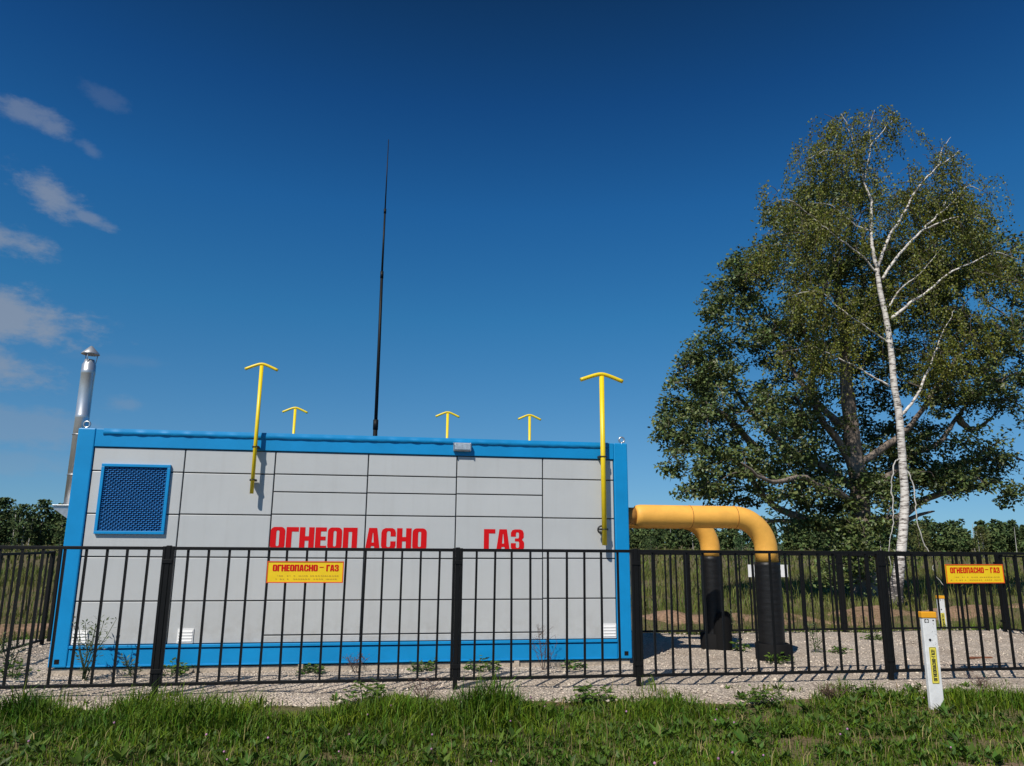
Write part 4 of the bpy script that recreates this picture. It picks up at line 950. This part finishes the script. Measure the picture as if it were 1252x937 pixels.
# individual weeds
def weed(kind, label, x, y, H, spread, seed, group=None):
    rs = random.Random(seed); r2 = np.random.default_rng(seed); o = thing(kind, label, 'weed', (x, y, float(ground_z(x, y))+.02), group)
    stm = MB(); C = []; A = []; SZ = []
    if kind == 'leafy_weed':
        for k in range(int(26*spread/.2)):
            a = rs.uniform(0, 2*PI); d = spread*math.sqrt(rs.random()); z = H*rs.uniform(.25, 1)*(1-.5*d/spread); e = (d*math.cos(a), d*math.sin(a)*.8, z)
            stm.tube([(e[0]*.25, e[1]*.25, -.03), (e[0]*.7, e[1]*.7, z*.6), e], [.004, .003, .002], 4, cap=False)
            for q in range(5): C.append((e[0]+rs.gauss(0, .02), e[1]+rs.gauss(0, .02), e[2]+rs.gauss(0, .015))); b_ = rs.uniform(0, 2*PI); A.append((math.cos(b_), math.sin(b_), rs.uniform(-.3, .5))); SZ.append(rs.uniform(.035, .075))
        lm, wf = M['weed'], .55
    elif kind == 'wormwood':
        for s_ in range(max(3, int(5*spread/.2))):
            a = rs.uniform(0, 2*PI); lean = rs.uniform(.2, 1)*spread; hs_ = H*rs.uniform(.55, 1); pts = [(lean*math.cos(a)*u**1.3+.01*rs.gauss(0, 1), lean*math.sin(a)*u**1.3*.7, hs_*u-.03) for u in (0, .25, .5, .75, 1)]
            stm.tube(pts, [.007, .006, .005, .004, .002], 5, cap=False)
            for q in range(46):
                u = rs.random()**.8; i = min(3, int(u*4)); f = u*4-i; p = [pts[i][j]*(1-f)+pts[i+1][j]*f for j in range(3)]
                b_ = rs.uniform(0, 2*PI); ln = rs.uniform(.02, .10)*(1.1-u*.6)
                C.append((p[0]+ln*math.cos(b_)*.6, p[1]+ln*math.sin(b_)*.6, p[2]+ln*.3)); A.append((math.cos(b_), math.sin(b_), rs.uniform(-.1, .9))); SZ.append(rs.uniform(.03, .065))
        lm, wf = M['wormwood'], .34
    else:
        for s_ in range(7):
            a = rs.uniform(0, 2*PI); lean = rs.uniform(.3, 1)*spread; hs_ = H*rs.uniform(.6, 1); pts = [(lean*math.cos(a)*u, lean*math.sin(a)*u*.6, hs_*u-.03) for u in (0, .3, .6, 1)]
            stm.tube(pts, [.005, .004, .003, .002], 4, cap=False)
            for q in range(7):
                u = rs.uniform(.35, 1); i = min(2, int(u*3)); p = [lean*math.cos(a)*u, lean*math.sin(a)*u*.6, hs_*u-.03]; b_ = rs.uniform(0, 2*PI); ln = rs.uniform(.03, .1)
                e = (p[0]+ln*math.cos(b_), p[1]+ln*math.sin(b_), p[2]+ln*.8); stm.tube([p, e], [.002, .0015], 3, cap=False)
                for w_ in range(4): C.append((e[0]+rs.gauss(0, .012), e[1]+rs.gauss(0, .012), e[2]+rs.gauss(0, .012))); A.append((rs.gauss(0, 1), rs.gauss(0, 1), rs.gauss(0, 1))); SZ.append(rs.uniform(.010, .020))
        lm, wf = M['dry'], .6
    stm.build('stem', M['dry'] if kind == 'dry_weed' else M['wormwood'], o)
    C = np.array(C); SZ = np.array(SZ); V, Fc = leaf_arrays(C, np.array(A), np.tile([[0, -.2, 1.]], (len(C), 1))+r2.normal(0, .3, (len(C), 3)), SZ, SZ*wf, .1); arrays('foliage', V, Fc, lm, o)
    return o
weed('wormwood', 'tall feathery weed growing against the blue left corner of the cabin', -3.18, 8.95, .72, .34, 1)
weed('wormwood', 'thin weed beside the left fence corner on the gravel', -4.35, 9.9, .50, .16, 2)
weed('leafy_weed', 'leafy weed clump on gravel left of the cabin corner', -4.02, 9.25, .20, .20, 3)
weed('leafy_weed', 'leafy weed clump under the second small white wall vent', -2.36, 9.16, .17, .22, 4)
weed('wormwood', 'small upright weed between the leftmost posts, under the first wall vent', -2.72, 9.02, .26, .12, 5)
weed('leafy_weed', 'leafy weed clump at the cabin foot, right of the middle fence post', 1.1, 9.12, .15, .20, 6)
weed('leafy_weed', 'leafy weed clump at the cabin foot, left of the middle fence post', .42, 9.16, .16, .18, 7)
weed('leafy_weed', 'small sprawling weed at the cabin foot, below the yellow fence sign', -.85, 9.16, .10, .18, 8)
weed('dry_weed', 'brown leafless dry weed before the right part of the cabin', 1.80, 9.05, .58, .26, 9)
weed('dry_weed', 'brown dry weed at the cabin foot, right of the fence sign', -.36, 9.13, .22, .16, 10)
weed('leafy_weed', 'low weed at the cabin foot, right of the dry brown weed', 2.18, 9.15, .10, .14, 11)
weed('leafy_weed', 'leafy weed at the foot of the nearer black sleeve', 4.86, 9.22, .18, .17, 12)
weed('leafy_weed', 'leafy weed at the foot of the farther black sleeve', 4.80, 10.22, .18, .14, 13)
weed('wormwood', 'upright weed behind the nearer black sleeve, by the far fence', 5.35, 11.7, .50, .14, 14)
weed('wormwood', 'upright weed on gravel right of the nearer black sleeve', 5.82, 10.0, .48, .10, 15)
weed('leafy_weed', 'low weed on gravel right of the pipes, near the front fence', 6.15, 10.0, .12, .14, 16)
weed('leafy_weed', 'sparse weed patch on gravel near the far fence, before the birch', 7.6, 11.3, .10, .22, 17)
weed('dry_weed', 'brownish low weed at gravel edge, right of the nearer marker post', 5.95, 7.12, .22, .30, 18)
weed('dry_weed', 'brown dry weed at the gravel edge, left of the leftmost front post', -3.75, 7.55, .20, .22, 31)
weed('dry_weed', 'brown dry weed at the gravel edge, right of the dark leafy weed', .35, 7.5, .24, .24, 32)
weed('dry_weed', 'brown dry weed at the gravel edge, left of the nearer marker post', 4.3, 7.1, .16, .22, 33)
weed('leafy_weed', 'low leafy weed at the gravel edge, under the pipe bend', 4.75, 7.3, .10, .16, 34)
weed('leafy_weed', 'broad-leaved weed at the gravel edge below the pipes', 3.45, 7.0, .16, .24, 19)
weed('leafy_weed', 'leafy weed at the gravel edge, right of the middle fence post', 1.9, 7.3, .16, .22, 20)
weed('leafy_weed', 'dark leafy weed at the gravel edge below the yellow fence sign', -.2, 7.45, .26, .24, 21)
